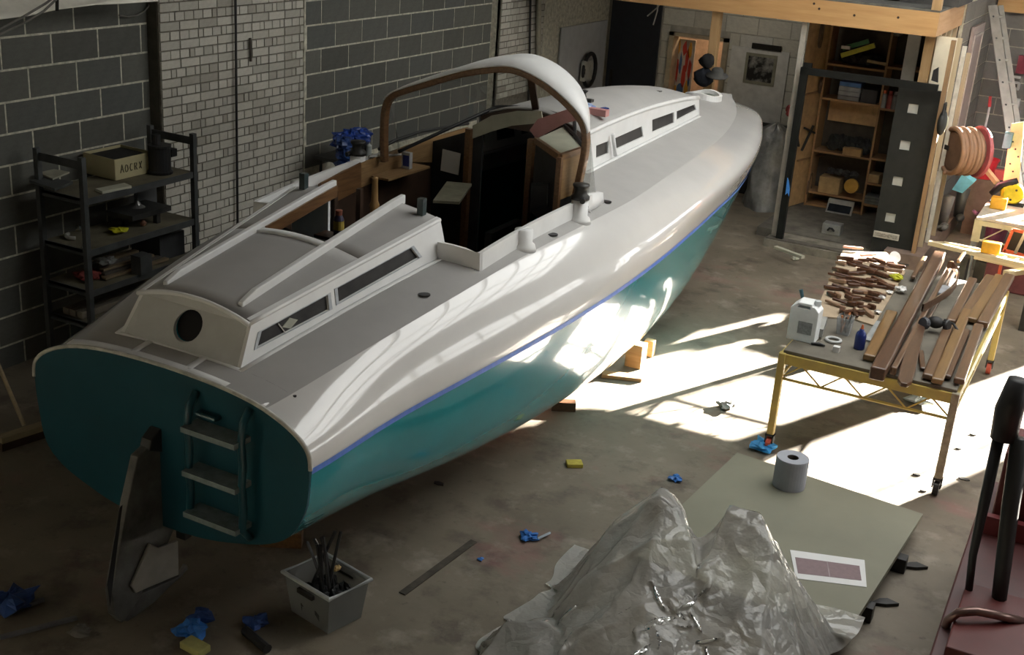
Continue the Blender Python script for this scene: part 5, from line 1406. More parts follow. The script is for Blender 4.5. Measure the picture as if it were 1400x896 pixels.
# hanging tool bag on the partition corner
c = P(1288, 168, Y=6.6)
bgk = thing('hanging_tool_bag', 'black and white tool bag hanging on the store corner', 'bag', c)
MB().ball(c, .13, 14, 10, (.35, .9, 1.0)).build('bag', mat('bag_black2', (.02, .022, .02), .6), bgk, smooth=True)
MB().ball(c + Vector((.02, .1, -.01)), .07, 12, 8, (.4, .5, 1.1)).build('pale_side', mat('bag_white', (.6, .6, .45), .6), bgk, smooth=True)
MB().tube([c + Vector((.0, -.08, .1)), c + Vector((0, -.06, .2)), c + Vector((0, .02, .2)), c + Vector((0, .05, .1))], .012, 8).build('strap', M_BLACK, bgk)
# leaning door panel on the block wall
dp = thing('leaning_door', 'pinkish grey panelled door leaning on the block wall', 'door', P(1330, 170, X=5.2))
q = [P(x, y, X=5.17) for x, y in [(1342, 35), (1362, 22), (1346, 135), (1318, 158)]]
q = [Vector((5.165, 8.85, .75)), Vector((5.165, 9.75, .75)), Vector((5.165, 9.75, 2.4)), Vector((5.165, 8.85, 2.4))]
M_DRP = mat('door_pinkgrey', (.34, .28, .27), .5, var=.06)
MB().prism(q, (.035, 0, 0)).build('leaf', M_DRP, dp)
for z0_, z1_ in ((.85, .95), (1.1, 2.3)):
    MB().holed([(5.20, 8.95, z0_), (5.20, 9.67, z0_), (5.20, 9.67, z1_), (5.20, 8.95, z1_)], [[(5.20, 8.99, z0_ + .03), (5.20, 9.63, z0_ + .03), (5.20, 9.63, z1_ - .03), (5.20, 8.99, z1_ - .03)]], (.012, 0, 0)).build('panel_moulding', mat('moulding_pale', (.5, .45, .43), .5), dp)
# cable reel: red disc with brown hose
c = P(1321, 207, X=5.55)
hr = thing('hose_reel', 'big red reel wound with brown hose beside the store', 'reel', c + Vector((0, 0, -.32)))
ax = Vector((.8, .6, 0)).normalized()
MB().lathe([(.0, 0), (.27, 0), (.28, .02), (.27, .04), (.0, .045)], c + ax * .12, 28, axis=ax, capb=False, capt=False).build('flange', mat('reel_red', (.5, .12, .13), .4), hr, smooth=False)
M_HOSE = mat('brown_hose', (.30, .17, .10), .5, var=.1)
for k in range(6):
    o = c - ax * (.02 + .045 * k) + ax * .08; u = ax.cross(Vector((0, 0, 1))).normalized()
    MB().tube([o + (u * cos(t) + Vector((0, 0, 1)) * sin(t)) * (.225 + .012 * (k % 2)) for t in [2 * pi * j / 26 for j in range(26)]], .027, 8, close=True).build('hose_turn', M_HOSE, hr, smooth=True)
MB().lathe([(.0, -.17), (.2, -.165), (.2, .12)], c, 20, axis=ax, capb=False).build('drum', mat('drum_brown', (.17, .1, .065), .7), hr)
e = P(1308, 225, X=5.4); MB().tube([c - ax * .2 + Vector((0, 0, -.24)), e, e + Vector((.03, -.05, -.06)), e + Vector((.06, -.02, -.02))], .025, 8).build('hose_end', M_HOSE, hr, smooth=True)
MB().bar(c - ax * .1, (5.09, c.y + .1, c.z + .05), .05, .05).build('wall_bracket', M_DSTEEL, hr)
# mop, red buckets, rubber boots and dustpan
a, b = P(1354, 132, Y=9.8), P(1348, 205, Y=9.6)
mp2 = thing('mop', 'white mop handle with a red grip leaning on the block wall', 'mop', (b.x - .05, 9.4, .0))
MB().cyl(a.lerp(b, .2), (b.x - .05, 9.4, .1), .014, 10).build('handle', mat('mop_white', (.68, .68, .68), .4), mp2)
MB().cyl(a, a.lerp(b, .2), .02, 10).build('grip', mat('mop_red', (.6, .05, .06), .4), mp2)
crumple(Vector((b.x - .05, 9.4, 0)), .1, 12, 270, .6).build('mop_head', mat('mop_grey', (.2, .19, .18), .9), mp2)
c = P(1344, 243, Y=8.9)
bk = thing('red_bucket', 'red plastic bucket hanging below the hose reel', 'bucket', c)
MB().lathe([(.10, 0), (.14, .22), (.15, .22), (.15, .235)], c, 20, capt=False).build('shell', mat('bucket_red', (.55, .03, .05), .4), bk, solid=.004)
MB().tube([c + Vector((.14 * cos(t), -.02, .2 - .1 * sin(t))) for t in [pi * k / 10 for k in range(11)]], .005, 6).build('bail', M_STEEL, bk)
pd = MB().box((c.x - .12, c.y - .12, 0), (c.x + .3, c.y + .2, c.z - .002)).build('floor_crate', mat('crate_brown', (.16, .115, .09), .85, var=.15), loc=(c.x, c.y, 0))
tag(pd, 'brown crate on the floor carrying the red bucket', 'crate')
a, b = P(1338, 219, Y=8.5), P(1363, 250, Y=8.2)
tag(MB().bar(a, b, .05, .05).build('pale_batten', wood('batten_pale', (.62, .45, .28), (.5, .35, .2), .6), loc=b), 'pale batten leaning across the red bucket', 'batten')
c = P(1366, 240, Y=8.7); tag(MB().box((c.x - .06, c.y, c.z - .05), (c.x + .06, c.y + .1, c.z + .06)).build('red_box', mat('box_red', (.35, .05, .06), .5), loc=(c.x, c.y, c.z - .05)), 'small dark red box right of the pale batten', 'box')
for i, (x_, y_) in enumerate([(1294, 268), (1312, 275)]):
    c = P(x_, y_ + 8, X=5.36 + .09 * i); c.z = .2
    bt = thing('rubber_boot', ['grey rubber boot standing on the ledge, left of the pair', 'dark rubber boot with a curled top, right of the pair'][i], 'boot', c)
    MB().tube([c + Vector((0, 0, .03)), c + Vector((0, .0, .15)), c + Vector((.01, 0, .38))], [.055, .06, .075], 14).build('shaft', mat('boot_%d' % i, [(.13, .13, .13), (.04, .042, .042)][i], .4), bt, smooth=True)
    MB().ball(c + Vector((.04, -.11, .045)), .06, 12, 8, (.85, 1.8, .75)).build('foot', mat('boot_%d' % i, ()), bt, smooth=True)
c = P(1316, 250, Y=8.2)
dpn = thing('dustpan', 'light blue dustpan propped beside the rubber boots', 'dustpan', c + Vector((0, 0, -.1)))
MB().prism([c + Vector(v) for v in [(-.1, 0, -.1), (.02, 0, -.12), (.12, 0, .02), (-.02, 0, .1)]], (.02, .06, .03)).build('pan', mat('dustpan_blue', (.12, .42, .58), .4), dpn)
MB().bar(c + Vector((-.04, .02, .08)), c + Vector((-.07, .06, .22)), .03, .02).build('handle', mat('dustpan_pale', (.5, .52, .6), .4), dpn)
for i, (x_, y_) in enumerate([(1283, 262), (1322, 248)]): 
    c = P(x_, y_, X=5.3); tag(MB().bar((c.x, c.y, .201), (c.x - .06, c.y + .1, .9), .05, .025).build('leaning_board', [mat('slat_white', (.66, .66, .62), .6), mat('slat_grey', (.35, .35, .36), .6)][i], loc=(c.x, c.y, .2)), ['white slat leaning on the studs', 'grey slat leaning behind the dustpan'][i], 'slat')
c = P(1262, 296, X=5.2); c.z = .2
for k in range(5): tag(MB().bar((c.x + .03 * k - .03, c.y + .05 * k, .215 + .01 * k), (c.x + .12 + .03 * k, c.y + .35, .23 + .01 * k), .03, .02).build('metal_offcut', M_DSTEEL if k % 2 else M_STEEL, loc=(c.x, c.y, .2)), 'metal offcut on the brown ledge, %s from the left' % ORD[k], 'offcut', 'metal offcuts on the ledge')
c = P(1271, 298, X=5.25); c.z = .24; tag(crumple(c, .04, 10, 281, .6).build('yellow_plug', mat('dull_yellow2', (.5, .42, .15), .5), loc=c), 'small yellowish plug among the metal offcuts', 'plug')
c = P(1349, 268, Z=.28); c.z = 0
tag(crumple(Vector((c.x, c.y, .0)), .15, 18, 283, .9, .25).build('brown_sack', mat('sack_brown', (.17, .12, .09), .9, var=.2), loc=c), 'brown sack slumped below the pale batten', 'sack')
c = P(1351, 266, Z=.26)
tag(crumple(c, .09, 12, 284, .9, .5).build('white_plastic_bag', mat('bag_lilac', (.6, .56, .68), .4), loc=c), 'pale lilac plastic bag left of the yellow saw case', 'bag')
# aluminium ladder leaning at the right
la, lb_ = P(1357, 8, Y=9.9), P(1385, 205, Y=8.9)
ra, rb = P(1371, 4, Y=9.95), P(1397, 190, Y=8.95)
ldr = thing('aluminium_ladder', 'aluminium ladder leaning against the far block wall', 'ladder', (lb_.x + .05, 8.4, 0))
dd = (lb_ - la).normalized(); kz = -lb_.z / dd.z
M_ALU = mat('aluminium', (.62, .6, .55), .35, metal=.6, var=.1)
lfoot = lb_ + dd * kz
off = Vector((.08, .12, 0))
for o in (Vector((0, 0, 0)), off): MB().bar(la + o, lfoot + o, .03, .11 if o.x == 0 else .06, (1, .25, 0)).build('stile', M_ALU, ldr)
nr = 11
for k in range(nr):
    p = la.lerp(lfoot, (k + .5) / nr); MB().cyl(p, p + off, .016, 8).build('rung', M_ALU, ldr)
    MB().lathe([(.013, 0), (.013, .004)], p + Vector((-.006, -.02, 0)), 8, axis=(0, -1, .3)).build('rivet', M_BLACK, ldr)
# white letters plate, paper roll and red thing on the far wall
YW = 10.97
def wallitem(name, label, cat, x0, y0, x1, y1, m, d=.06):
    a, b = P(x0, y0, Y=YW), P(x1, y1, Y=YW); return tag(MB().box((a.x, YW - d, b.z), (b.x, YW, a.z)).build(name, m, loc=((a.x + b.x) / 2, YW - d / 2, b.z)), label, cat)
wallitem('red_cover', 'dark red cover on the far block wall at the picture edge', 'cover', 1394, 75, 1410, 102, mat('cover_red', (.22, .03, .05), .6))
a = P(1388, 115, Y=YW - .05)
tp_ = thing('pipe_fitting', 'white pipe fitting fixed to the far block wall', 'pipe', a)
for u, v in (((-.05, .09), (-.05, -.08)), ((-.05, .09), (.05, .09)), ((-.05, -.06), (.06, -.06)), ((.05, -.06), (.05, .02)), ((.05, .02), (-.05, .02))):
    MB().bar(a + Vector((u[0], 0, u[1])), a + Vector((v[0], 0, v[1])), .03, .03, (0, 1, 0)).build('pipe_length', mat('pvc_white', (.62, .62, .6), .5), tp_)
wallitem('paper_roll_holder', 'white paper roll with hanging paper on the far wall', 'paper roll', 1379, 133, 1393, 148, mat('paper', ()), .14)
wallitem('hanging_paper', 'grey paper strip hanging under the white roll', 'paper', 1381, 149, 1391, 176, mat('paper_grey', (.3, .28, .3), .7), .03)
# second bench with saw case and orange boxes
t2 = thing('trestle_bench', 'pale yellow trestle bench at the right edge, top in full sun', 'bench', (6.35, 7.0, 0))
M_PY = mat('pale_yellow_steel', (.62, .54, .32), .5, var=.1)
c0, c1 = P(1336, 296, Z=.75), P(1420, 312, Z=.75)
bx0, by0 = c0.x, c0.y
MB().box((bx0, by0 - .05, .73), (bx0 + 1.4, by0 + .75, .755)).build('bench_top', mat('bench_top_pale', (.6, .52, .4), .6), t2)
for x in (bx0, bx0 + 1.36): 
    for y in (by0 - .03, by0 + .7): MB().bar((x + .02, y, 0), (x + .02, y, .73), .05, .05, (0, 1, 0)).build('leg', mat('grey_leg', (.22, .22, .2), .5), t2)
MB().bar((bx0, by0 - .04, .70), (bx0 + 1.4, by0 - .04, .70), .03, .05).build('apron', M_PY, t2)
MB().cyl((bx0, by0 - .04, .52), (bx0 + 1.4, by0 - .04, .52), .012, 8).build('lower_rail', M_PY, t2)
MB().box((bx0 - .01, by0 - .06, .5), (bx0 + .07, by0 - .035, .73)).build('corner_plate', M_PY, t2)
z_ = MB()
for k in range(6): z_.cyl((bx0 + .1 + .2 * k, by0 - .04, .69 if k % 2 else .53), (bx0 + .3 + .2 * k, by0 - .04, .53 if k % 2 else .69), .007, 6)
z_.build('lattice', M_PY, t2)
M_OR = mat('orange_plastic_box', (.72, .36, .02), .4)
c = P(1363, 287, Z=.755)
tag(MB().box((c.x - .08, c.y - .0, .756), (c.x + .08, c.y + .12, .88)).build('orange_box', M_OR, loc=c, bevel=.01), 'orange plastic box on the near corner of the trestle bench', 'box')
c = P(1383, 268, Z=.85)
sw = thing('circular_saw', 'yellow and black power saw on the trestle bench', 'saw', (c.x, c.y, .756))
MB().lathe([(.0, -.06), (.1, -.06), (.12, -.03), (.12, .03), (.1, .06), (.0, .06)], (c.x, c.y, .88), 20, axis=(.3, -1, .1), capb=False, capt=False).build('guard', mat('saw_yellow', (.8, .6, .02), .35), sw, smooth=False)
MB().tube([(c.x - .2, c.y - .02, .84), (c.x - .13, c.y - .03, .95), (c.x - .02, c.y - .03, 1.0), (c.x + .03, c.y - .02, 1.03)], [.035, .04, .04, .03], 10).build('handle', M_BLACK, sw, smooth=True)
MB().box((c.x - .2, c.y - .06, .757), (c.x + .14, c.y + .06, .775)).build('sole_plate', M_BLACK, sw)
for dx_, dz_ in ((.02, .05), (-.02, -.06)): MB().lathe([(.012, 0), (.012, .01)], (c.x + dx_ + .02, c.y - .062, .88 + dz_), 8, axis=(.3, -1, .1)).build('screw', M_BLACK, sw)
p = [P(x, y, Y=7.2) for x, y in [(1378, 175), (1396, 172), (1388, 262), (1366, 258)]]
yl = thing('yellow_plank', 'pale yellow plank with small holes standing behind the saw', 'plank', (p[3] + p[2]) / 2)
MB().prism([Vector((v.x, 7.5, v.z)) for v in p], (0, .03, 0)).build('plank', mat('plank_yellow', (.82, .66, .3), .6, var=.06), yl)
for k in range(5): 
    q = p[0].lerp(p[3], .3 + .12 * k).lerp(p[1].lerp(p[2], .3 + .12 * k), .3 + .25 * (k % 3)); MB().lathe([(.01, 0), (.01, .002)], (q.x, 7.499, q.z), 8, axis=(0, -1, 0)).build('hole', M_BLACK, yl)
p = P(1377, 195, Y=7.3); tag(MB().box((p.x - .05, 7.4, p.z - .08), (p.x + .03, 7.499, p.z + .08)).build('teal_clamp', mat('clamp_teal', (.1, .25, .27), .5), loc=(p.x, 7.4, p.z - .08)), 'teal clamp at the left edge of the yellow plank', 'clamp')
# long wooden ladder on low trestles in front of the bench, with an orange box
wl2 = thing('wooden_ladder', 'pale wooden ladder lying flat across low trestles', 'ladder', P(1330, 345, Z=.55))
M_LW = wood('ladder_wood', (.62, .52, .33), (.5, .4, .24), .6, 2, axis=0)
a, b = P(1270, 332, Z=.6), P(1425, 368, Z=.6)
a2, b2 = P(1290, 333, Z=.6), P(1425, 360, Z=.6)
MB().bar(a, b, .05, .04).build('rail', M_LW, wl2); MB().bar(a2, b2 + (b2 - a2) * 0, .04, .04).build('rail', M_LW, wl2)
MB().bar(a, a2, .03, .03).build('rail_end', M_LW, wl2)
for k in range(8): MB().bar(a.lerp(b, .1 + .11 * k), a2.lerp(b2, .08 + .115 * k), .03, .025).build('rung', M_LW, wl2)
for t in (.35, .95): 
    p = a.lerp(b, t); MB().box((p.x - .03, p.y - .12, 0), (p.x + .03, p.y + .12, .578)).build('trestle', M_DSTEEL, wl2)
c = P(1354, 344, Z=.64)
tag(MB().box((c.x - .085, c.y - .05, .625), (c.x + .085, c.y + .05, .735)).build('orange_box', M_OR, loc=(c.x, c.y, .625), bevel=.01), 'orange plastic box lying on the wooden ladder', 'box')
for i, (x0, y0, x1, y1, m, lb) in enumerate([(1333, 350, 1420, 370, wood('cream_timber', (.7, .6, .42), (.55, .46, .3), .6, 2, axis=0), 'pale squared timber just in front of the wooden ladder'), (1375, 374, 1420, 368, M_LW, 'pale timber end beyond the wide planks')]):
    p, q = P(x0, y0, Z=.5), P(x1, y1, Z=.5); tag(MB().bar(p, q, .07, .05).build('squared_timber', m, loc=p, bevel=.004), lb, 'timber')
    if i == 0: tag(MB().box((p.x + .02, p.y - .05, 0), (p.x + .12, p.y + .05, .46)).build('timber_stand', M_DSTEEL, loc=(p.x + .07, p.y, 0)), 'dark stand under the near end of the squared timber', 'stand')
# dark red tarp, tub and red frame under the benches
c = P(1385, 410, Z=0); 
tag(MB().box((c.x - .35, c.y + .2, 0), (c.x + .5, c.y + .7, .4)).build('red_chest', mat('chest_red', (.17, .05, .05), .7, var=.15), loc=(c.x, c.y + .4, 0), bevel=.02), 'dull dark red chest on the floor behind the planks', 'chest')
c = P(1352, 330, Z=.0)
tg = thing('purple_tub', 'dark purple flexible tub under the trestle bench', 'tub', c)
MB().lathe([(.16, 0), (.2, .3), (.21, .31)], c, 20, capt=False).build('shell', mat('tub_purple', (.12, .03, .06), .5), tg, solid=.006)
for k in (-1, 1): MB().tube([c + Vector((.2 * k, -.04, .3)), c + Vector((.24 * k, -.03, .33)), c + Vector((.24 * k, .03, .33)), c + Vector((.2 * k, .04, .3))], .012, 8).build('handle', mat('tub_lilac', (.35, .15, .25), .4), tg)
rf_ = thing('red_steel_frame', 'bright red square steel frame standing under the bench', 'frame', P(1378, 345, Z=0))
q = [P(x, y, Y=6.3) for x, y in [(1373, 342), (1385, 314), (1420, 322), (1408, 352)]]
for k in range(4): MB().bar(q[k], q[(k + 1) % 4], .03, .03).build('bar', mat('frame_red', (.6, .1, .04), .4), rf_)
MB().bar(P(1388, 346, Y=6.26), P(1402, 318, Y=6.26), .05, .03).build('steel_link', M_STEEL, rf_)
MB().prism([v + Vector((0, .03, 0)) for v in q], (0, .02, 0)).build('dark_mesh', M_BLACK, rf_)
MB().bar(q[0], (q[0].x, q[0].y, .0), .03, .03, (0, 1, 0)).build('foot', mat('frame_red', ()), rf_)
# plastic-wrapped heap beyond the bow
c = Vector(P(1042, 290, Z=0))
cy = 6.3
wrp = MB(); G = []
for i in range(13):
    t = i / 12; row = []
    for j in range(24):
        a_ = 2 * pi * j / 24; r = .30 * (1 - .35 * t) * (1 + .12 * sin(3 * a_ + 4 * t) + .08 * sin(7 * a_ + 9 * t)) * (1 if i < 12 else .1)
        row.append((c.x - .05 + r * cos(a_), c.y + .3 + r * sin(a_), 1.02 * t + .05 * sin(5 * a_) * t))
    G.append(row)
tag(MB().grid(G, True).build('wrapped_bundle', mat('grey_film', (.2, .21, .21), .3, var=.25, scale=6, bump=.4), loc=(c.x, c.y + .3, 0), smooth=True), 'tall grey bundle wrapped in plastic film beyond the bow', 'bundle')
p = P(1079, 160, Y=6.9); tag(crumple(p, .05, 12, 290, 1.3, .4).build('red_bag', mat('bag_red', (.3, .05, .05), .6), loc=p), 'small dark red bag hanging beside the pale post', 'bag')
a, b = P(985, 136, Y=9.2), P(1070, 150, Y=9.2)
tag(MB().box((2.0, 8.75, 0), (3.3, 9.4, .85)).build('dark_sofa_base', mat('dark_grey_cloth', (.025, .024, .022), .9), loc=(2.75, 8.95, 0), bevel=.03), 'long low dark cabinet against the white far wall', 'cabinet')
for i, (x_, z_) in enumerate(((1.2, 2.73), (2.6, 2.73), (3.9, 2.73), (4.5, 2.73))):
    tag(MB().box((x_, 7.2, 2.725), (x_ + .7, 8.2, 3.3)).build('stored_crate', mat('crate_dim', (.06, .058, .055), .9), loc=(x_ + .35, 7.7, 2.725)), 'dim crate stored on the mezzanine deck, %s from the left' % ORD[i], 'crate', 'crates on the mezzanine')
# ------------------------------------------------------------------ steel shelving by the left wall
M_SHF = mat('shelf_steel', (.075, .08, .08), .5, metal=.3, var=.15)
M_SHB = mat('shelf_board', (.13, .115, .075), .75, var=.2, scale=5)
sx0, sx1, sy0, sy1 = .16, .6, -.34, .80
st = thing('steel_shelving', 'dark steel shelving unit full of clutter against the block wall', 'shelf', ((sx0 + sx1) / 2, (sy0 + sy1) / 2, 0))
for x in (sx0, sx1):
    for y in (sy0, sy1): MB().box((x - .02, y - .02, 0), (x + .02, y + .02, 1.66)).build('post', M_SHF, st)
SHZ = [1.355, .97, .66, .40]
for z in SHZ:
    MB().box((sx0, sy0, z - .02), (sx1, sy1, z)).build('shelf_board', M_SHB, st)
    MB().box((sx1, sy0, z - .045), (sx1 + .012, sy1, z + .004)).box((sx0, sy0, z - .045), (sx1, sy0 + .012, z + .004)).build('shelf_edge', M_SHF, st)
MB().bar((sx0, sy0, 1.6), (sx1, sy0, 1.6), .01, .06).build('side_rail', M_SHF, st)
MB().bar((sx0, sy1, 1.6), (sx1, sy1, 1.6), .01, .06).build('side_rail', M_SHF, st)
# open carton with handwriting
c = P(172, 249, X=.42); c.z = SHZ[0]
q0, q1 = P(158, 247, Z=SHZ[0] + .005), P(208, 235, Z=SHZ[0] + .005)
q2 = P(126, 232, Z=SHZ[0])
ux = (q1 - q0); uy = (q2 - q0); uy.z = 0; uy = Vector((-.34, .02, 0)); hh = .16
cb_ = thing('carton', 'open cardboard carton with scrawled letters on the top shelf', 'box', (q0 + (ux + uy) / 2))
M_CART = mat('carton_board', (.40, .36, .21), .85, var=.07, scale=4)
for a, b in ((q0, q0 + ux), (q0 + ux, q0 + ux + uy), (q0 + ux + uy, q0 + uy), (q0 + uy, q0)):
    MB().bar(a + Vector((0, 0, hh / 2)), b + Vector((0, 0, hh / 2)), .006, hh).build('carton_side', M_CART, cb_)
MB().prism([q0 + ux * .02 + uy * .03, q0 + ux * .98 + uy * .03, q0 + ux * .98 + uy * .97, q0 + ux * .02 + uy * .97], (0, 0, .14)).build('carton_filling', mat('black_rubber', ()), cb_)
# handwriting  A O C K Y-like strokes reading ANGRY-ish scrawl as in the photograph
nn = ux.cross(Vector((0, 0, 1))).normalized(); 
if nn.dot(Vector(CAM_C) - q0) < 0: nn = -nn
uh = ux.normalized(); L_ = ux.length
def stroke(pts, k):
    return [q0 + uh * (L_ * (.13 + .125 * k + .085 * a)) + Vector((0, 0, .05 + .06 * b)) + nn * .006 for a, b in pts]
glyph = {'A': [[(0, 0), (.5, 1), (1, 0)], [(.25, .4), (.8, .4)]], 'O': [[(.2, 0), (0, .5), (.3, .9), (.8, .8), (.9, .3), (.6, 0), (.2, 0)]], 'C': [[(.8, .85), (.3, .9), (.05, .4), (.35, 0), (.8, .1)]], 'R': [[(.1, 0), (.1, .9), (.7, .85), (.7, .5), (.1, .45)], [(.4, .45), (.85, 0)]], 'X': [[(.1, .9), (.8, 0)], [(.9, .95), (.1, .05)]]}
MW = mat('marker_ink', (.11, .1, .06), .8)
for k, g in enumerate('AOCRX'):
    for s_ in glyph[g]: MB().tube(stroke(s_, k), .0035, 5).build('letter_stroke', MW, cb_)
# black electric motor
c = P(219, 232, X=.45); c.z = SHZ[0] + .002; c.y = min(c.y, .6)
mo = thing('electric_motor', 'black cylindrical motor on the right end of the top shelf', 'motor', c)
MB().lathe([(.095, 0), (.1, .02), (.085, .03), (.085, .2), (.09, .21), (.09, .225), (.0, .226)], c, 20, capt=False).build('housing', M_BLACK, mo)
MB().cyl(c + Vector((-.03, 0, .22)), c + Vector((-.03, 0, .3)), .035, 12).build('spigot', M_BLACK, mo)
MB().bar(c + Vector((.02, .08, .15)), c + Vector((.02, .14, .15)), .06, .06).build('terminal_box', M_BLACK, mo)
c = P(72, 237, Z=SHZ[0] + .02)
tag(MB().prism([P(x, y, Z=SHZ[0] + .09) for x, y in [(52, 236), (74, 231), (95, 235), (72, 244)]], (0, 0, -.012)).build('tile_offcut', mat('pale_tile', (.32, .31, .24), .7), loc=P(72, 240, Z=SHZ[0] + .09)), 'pale flat tile on the left of the top shelf', 'tile')
tag(MB().prism([P(x, y, Z=SHZ[0] + .075) for x, y in [(40, 246), (62, 242), (100, 248), (75, 258)]], (0, 0, -.02)).build('dark_tray', M_SHF, loc=P(72, 250, Z=SHZ[0] + .01)), 'dark flat tray under the pale tile', 'tray')
tag(MB().prism([P(x, y, Z=SHZ[0] + .02) for x, y in [(130, 258), (170, 250), (180, 254), (140, 262)]], (0, 0, -.018)).build('card_offcut', M_CREAM, loc=P(150, 256, Z=SHZ[0])), 'flat pale card offcut in front of the carton', 'offcut')
# middle shelf things
M_YG = mat('yellow_glove', (.5, .5, .02), .6)
a = P(162, 318, Z=SHZ[1] + .01)
tag(crumple(a, .06, 12, 8, .3, .6).build('yellow_gloves', M_YG, loc=a), 'crumpled yellow gloves on the middle shelf', 'gloves')
a = P(168, 292, X=.4); 
tag(MB().box((.25, .2, SHZ[1] + .09), (.52, .62, SHZ[1] + .13)).box((.3, .3, SHZ[1] + .001), (.34, .34, SHZ[1] + .09)).box((.44, .5, SHZ[1] + .001), (.48, .54, SHZ[1] + .09)).build('grey_bench', M_DSTEEL, loc=(.4, .4, SHZ[1])), 'low dark steel stand behind the yellow gloves', 'stand')
p_ = (.36, .42, SHZ[1] + .131)
tag(MB().lathe([(.06, 0), (.03, .02), (.012, .05), (.0, .055)], p_, 14, capt=False).build('steel_fitting', M_STEEL, loc=p_), 'bright steel fitting on top of the low stand', 'fitting')
tag(MB().box((.2, .55, SHZ[1] + .001), (.24, .76, SHZ[1] + .3)).build('grey_plate', mat('plate_grey', (.12, .125, .13), .5), loc=(.22, .66, SHZ[1])), 'upright grey plate at the right of the middle shelf', 'plate')
for i, (x, y) in enumerate([(108, 296), (107, 308), (137, 338)]):
    c = P(x, y, Z=SHZ[1] + .05); c.z = SHZ[1] + .002; c.x = min(c.x, .56)
    if i == 0: c.x -= .08
    tag(MB().lathe([(.02, 0), (.026, .02), (.02, .045), (.0, .05)], c, 10, capt=False).build('chrome_part', mat('chrome', (.7, .7, .68), .15, metal=1), loc=c), ['upper chrome part on the left of the middle shelf', 'lower chrome part on the left of the middle shelf', 'chrome part at the middle shelf front edge'][i], 'part')
a = P(104, 322, Z=SHZ[1] + .02)
tag(MB().tube([a + Vector((.07 * cos(t), .07 * sin(t), 0)) for t in [3.2 + .25 * k for k in range(10)]], .014, 8).build('pale_hook', mat('pale_hook', (.3, .3, .28), .4), loc=a), 'curved pale hook on the left of the middle shelf', 'hook')
c = P(196, 308, Z=SHZ[1] + .01)
tag(MB().lathe([(.02, 0), (.025, .02), (.01, .04), (.0, .042)], c, 10, capt=False).build('rusty_nut', mat('rust', (.2, .09, .05), .8), loc=c), 'small rusty nut on the bare part of the middle shelf', 'nut')
# lower shelf things
for i in range(5):
    y = .02 + .018 * i
    tag(MB().bar((.5 - .03 * i, -.1 + .02 * i, SHZ[2] + .02 + .022 * i), (.52 - .03 * i, .55 - .05 * i, SHZ[2] + .02 + .022 * i), .05, .018).build('wood_strip', mat('strip_%d' % (i % 2), [(.16, .12, .07), (.07, .06, .05)][i % 2], .7), loc=(.5, .2, SHZ[2])), 'wooden strip in the stack on the lower shelf, %s from the bottom' % ORD[i], 'strip', 'strips stacked on the lower shelf')
c = Vector((.40, -.15, SHZ[2]))
tag(crumple(c, .09, 14, 31, .4).build('red_cloth', mat('red_cloth', (.16, .025, .02), .8), loc=c), 'dark red cloth at the left end of the lower shelf', 'cloth')
c = Vector((.45, -.02, SHZ[2] + .1))
tag(crumple(c, .07, 12, 32, .4).build('grey_rag', mat('rag_grey', (.17, .17, .16), .9), loc=c), 'grey rag next to the dark red cloth', 'rag')
c = P(193, 348, Z=SHZ[2] + .15)
tag(MB().box((c.x - .05, c.y - .06, SHZ[2] + .002), (c.x + .05, c.y + .06, SHZ[2] + .15)).build('dark_tin', M_SHF, loc=(c.x, c.y, SHZ[2])), 'dark tin with a pale lid on the lower shelf', 'tin')
tag(MB().box((.2, .5, SHZ[2] + .002), (.5, .78, SHZ[2] + .2)).build('dark_crate', M_INT, loc=(.35, .64, SHZ[2])), 'dark crate at the right end of the lower shelf', 'crate')
for i in range(3):
    tag(MB().bar((.3 + .07 * i, -.3, SHZ[3] + .03), (.33 + .07 * i, .6, SHZ[3] + .03), .06, .05).build('timber_length', mat('dull_timber', (.15, .13, .1), .8), loc=(.3 + .07 * i, .1, SHZ[3])), ['dull timber length on the bottom shelf, nearest the wall', 'dull timber length on the bottom shelf, middle one', 'dull timber length on the bottom shelf, nearest the boat'][i], 'timber', 'timber on the bottom shelf')
# blue bags behind the boat
c = Vector((.55, 3.35, 0)); t_ = P(480, 175, X=.6); 
bs_ = thing('blue_bag_stand', 'stand draped with crumpled blue plastic bags by the block wall', 'stand', c)
yc = P(478, 200, X=.55).y
for dx_, dy_ in ((.0, -.18), (.0, .2), (.25, -.18), (.25, .2)): MB().cyl((.35 + dx_, yc + dy_, 0), (.35 + dx_, yc + dy_, P(480, 215, X=.55).z), .015, 8).build('stand_leg', M_DSTEEL, bs_)
zt_ = P(480, 213, X=.55).z
MB().box((.3, yc - .22, zt_ - .03), (.66, yc + .24, zt_)).build('stand_top', M_DSTEEL, bs_)
MBLU = mat('blue_film', (.02, .06, .3), .3, var=.3, scale=14)
for k in range(9):
    a = Vector((.62 - .05 * (k % 3), yc - .2 + .05 * k, zt_ + .17 + .03 * sin(k * 2)))
    crumple(a - Vector((0, 0, .05)), .09, 12, 40 + k, .55, .7).build('blue_bag', MBLU, bs_)
for k in range(5):
    a = Vector((.66, yc - .26 + .02 * k, zt_ + .12 - .1 * k)); crumple(a, .085, 12, 60 + k, .7, .6).build('blue_bag', mat('blue_film_dark', (.02, .05, .17), .35, var=.2, scale=10), bs_)
tag(MB().box((.5, yc - .08, zt_ + .003), (.66, yc + .16, zt_ + .1)).build('black_crate', M_BLACK, loc=(.58, yc, zt_)), 'black crate under the blue bags', 'crate')
c = Vector((.68, yc + .13, zt_ + .001))
tag(MB().lathe([(.03, 0), (.03, .1), (.012, .12), (.012, .14), (.0, .141)], c, 12, capt=False).build('pale_bottle', mat('pale_bottle', (.35, .38, .36), .4), loc=c), 'pale bottle standing right of the black crate under the bags', 'bottle')
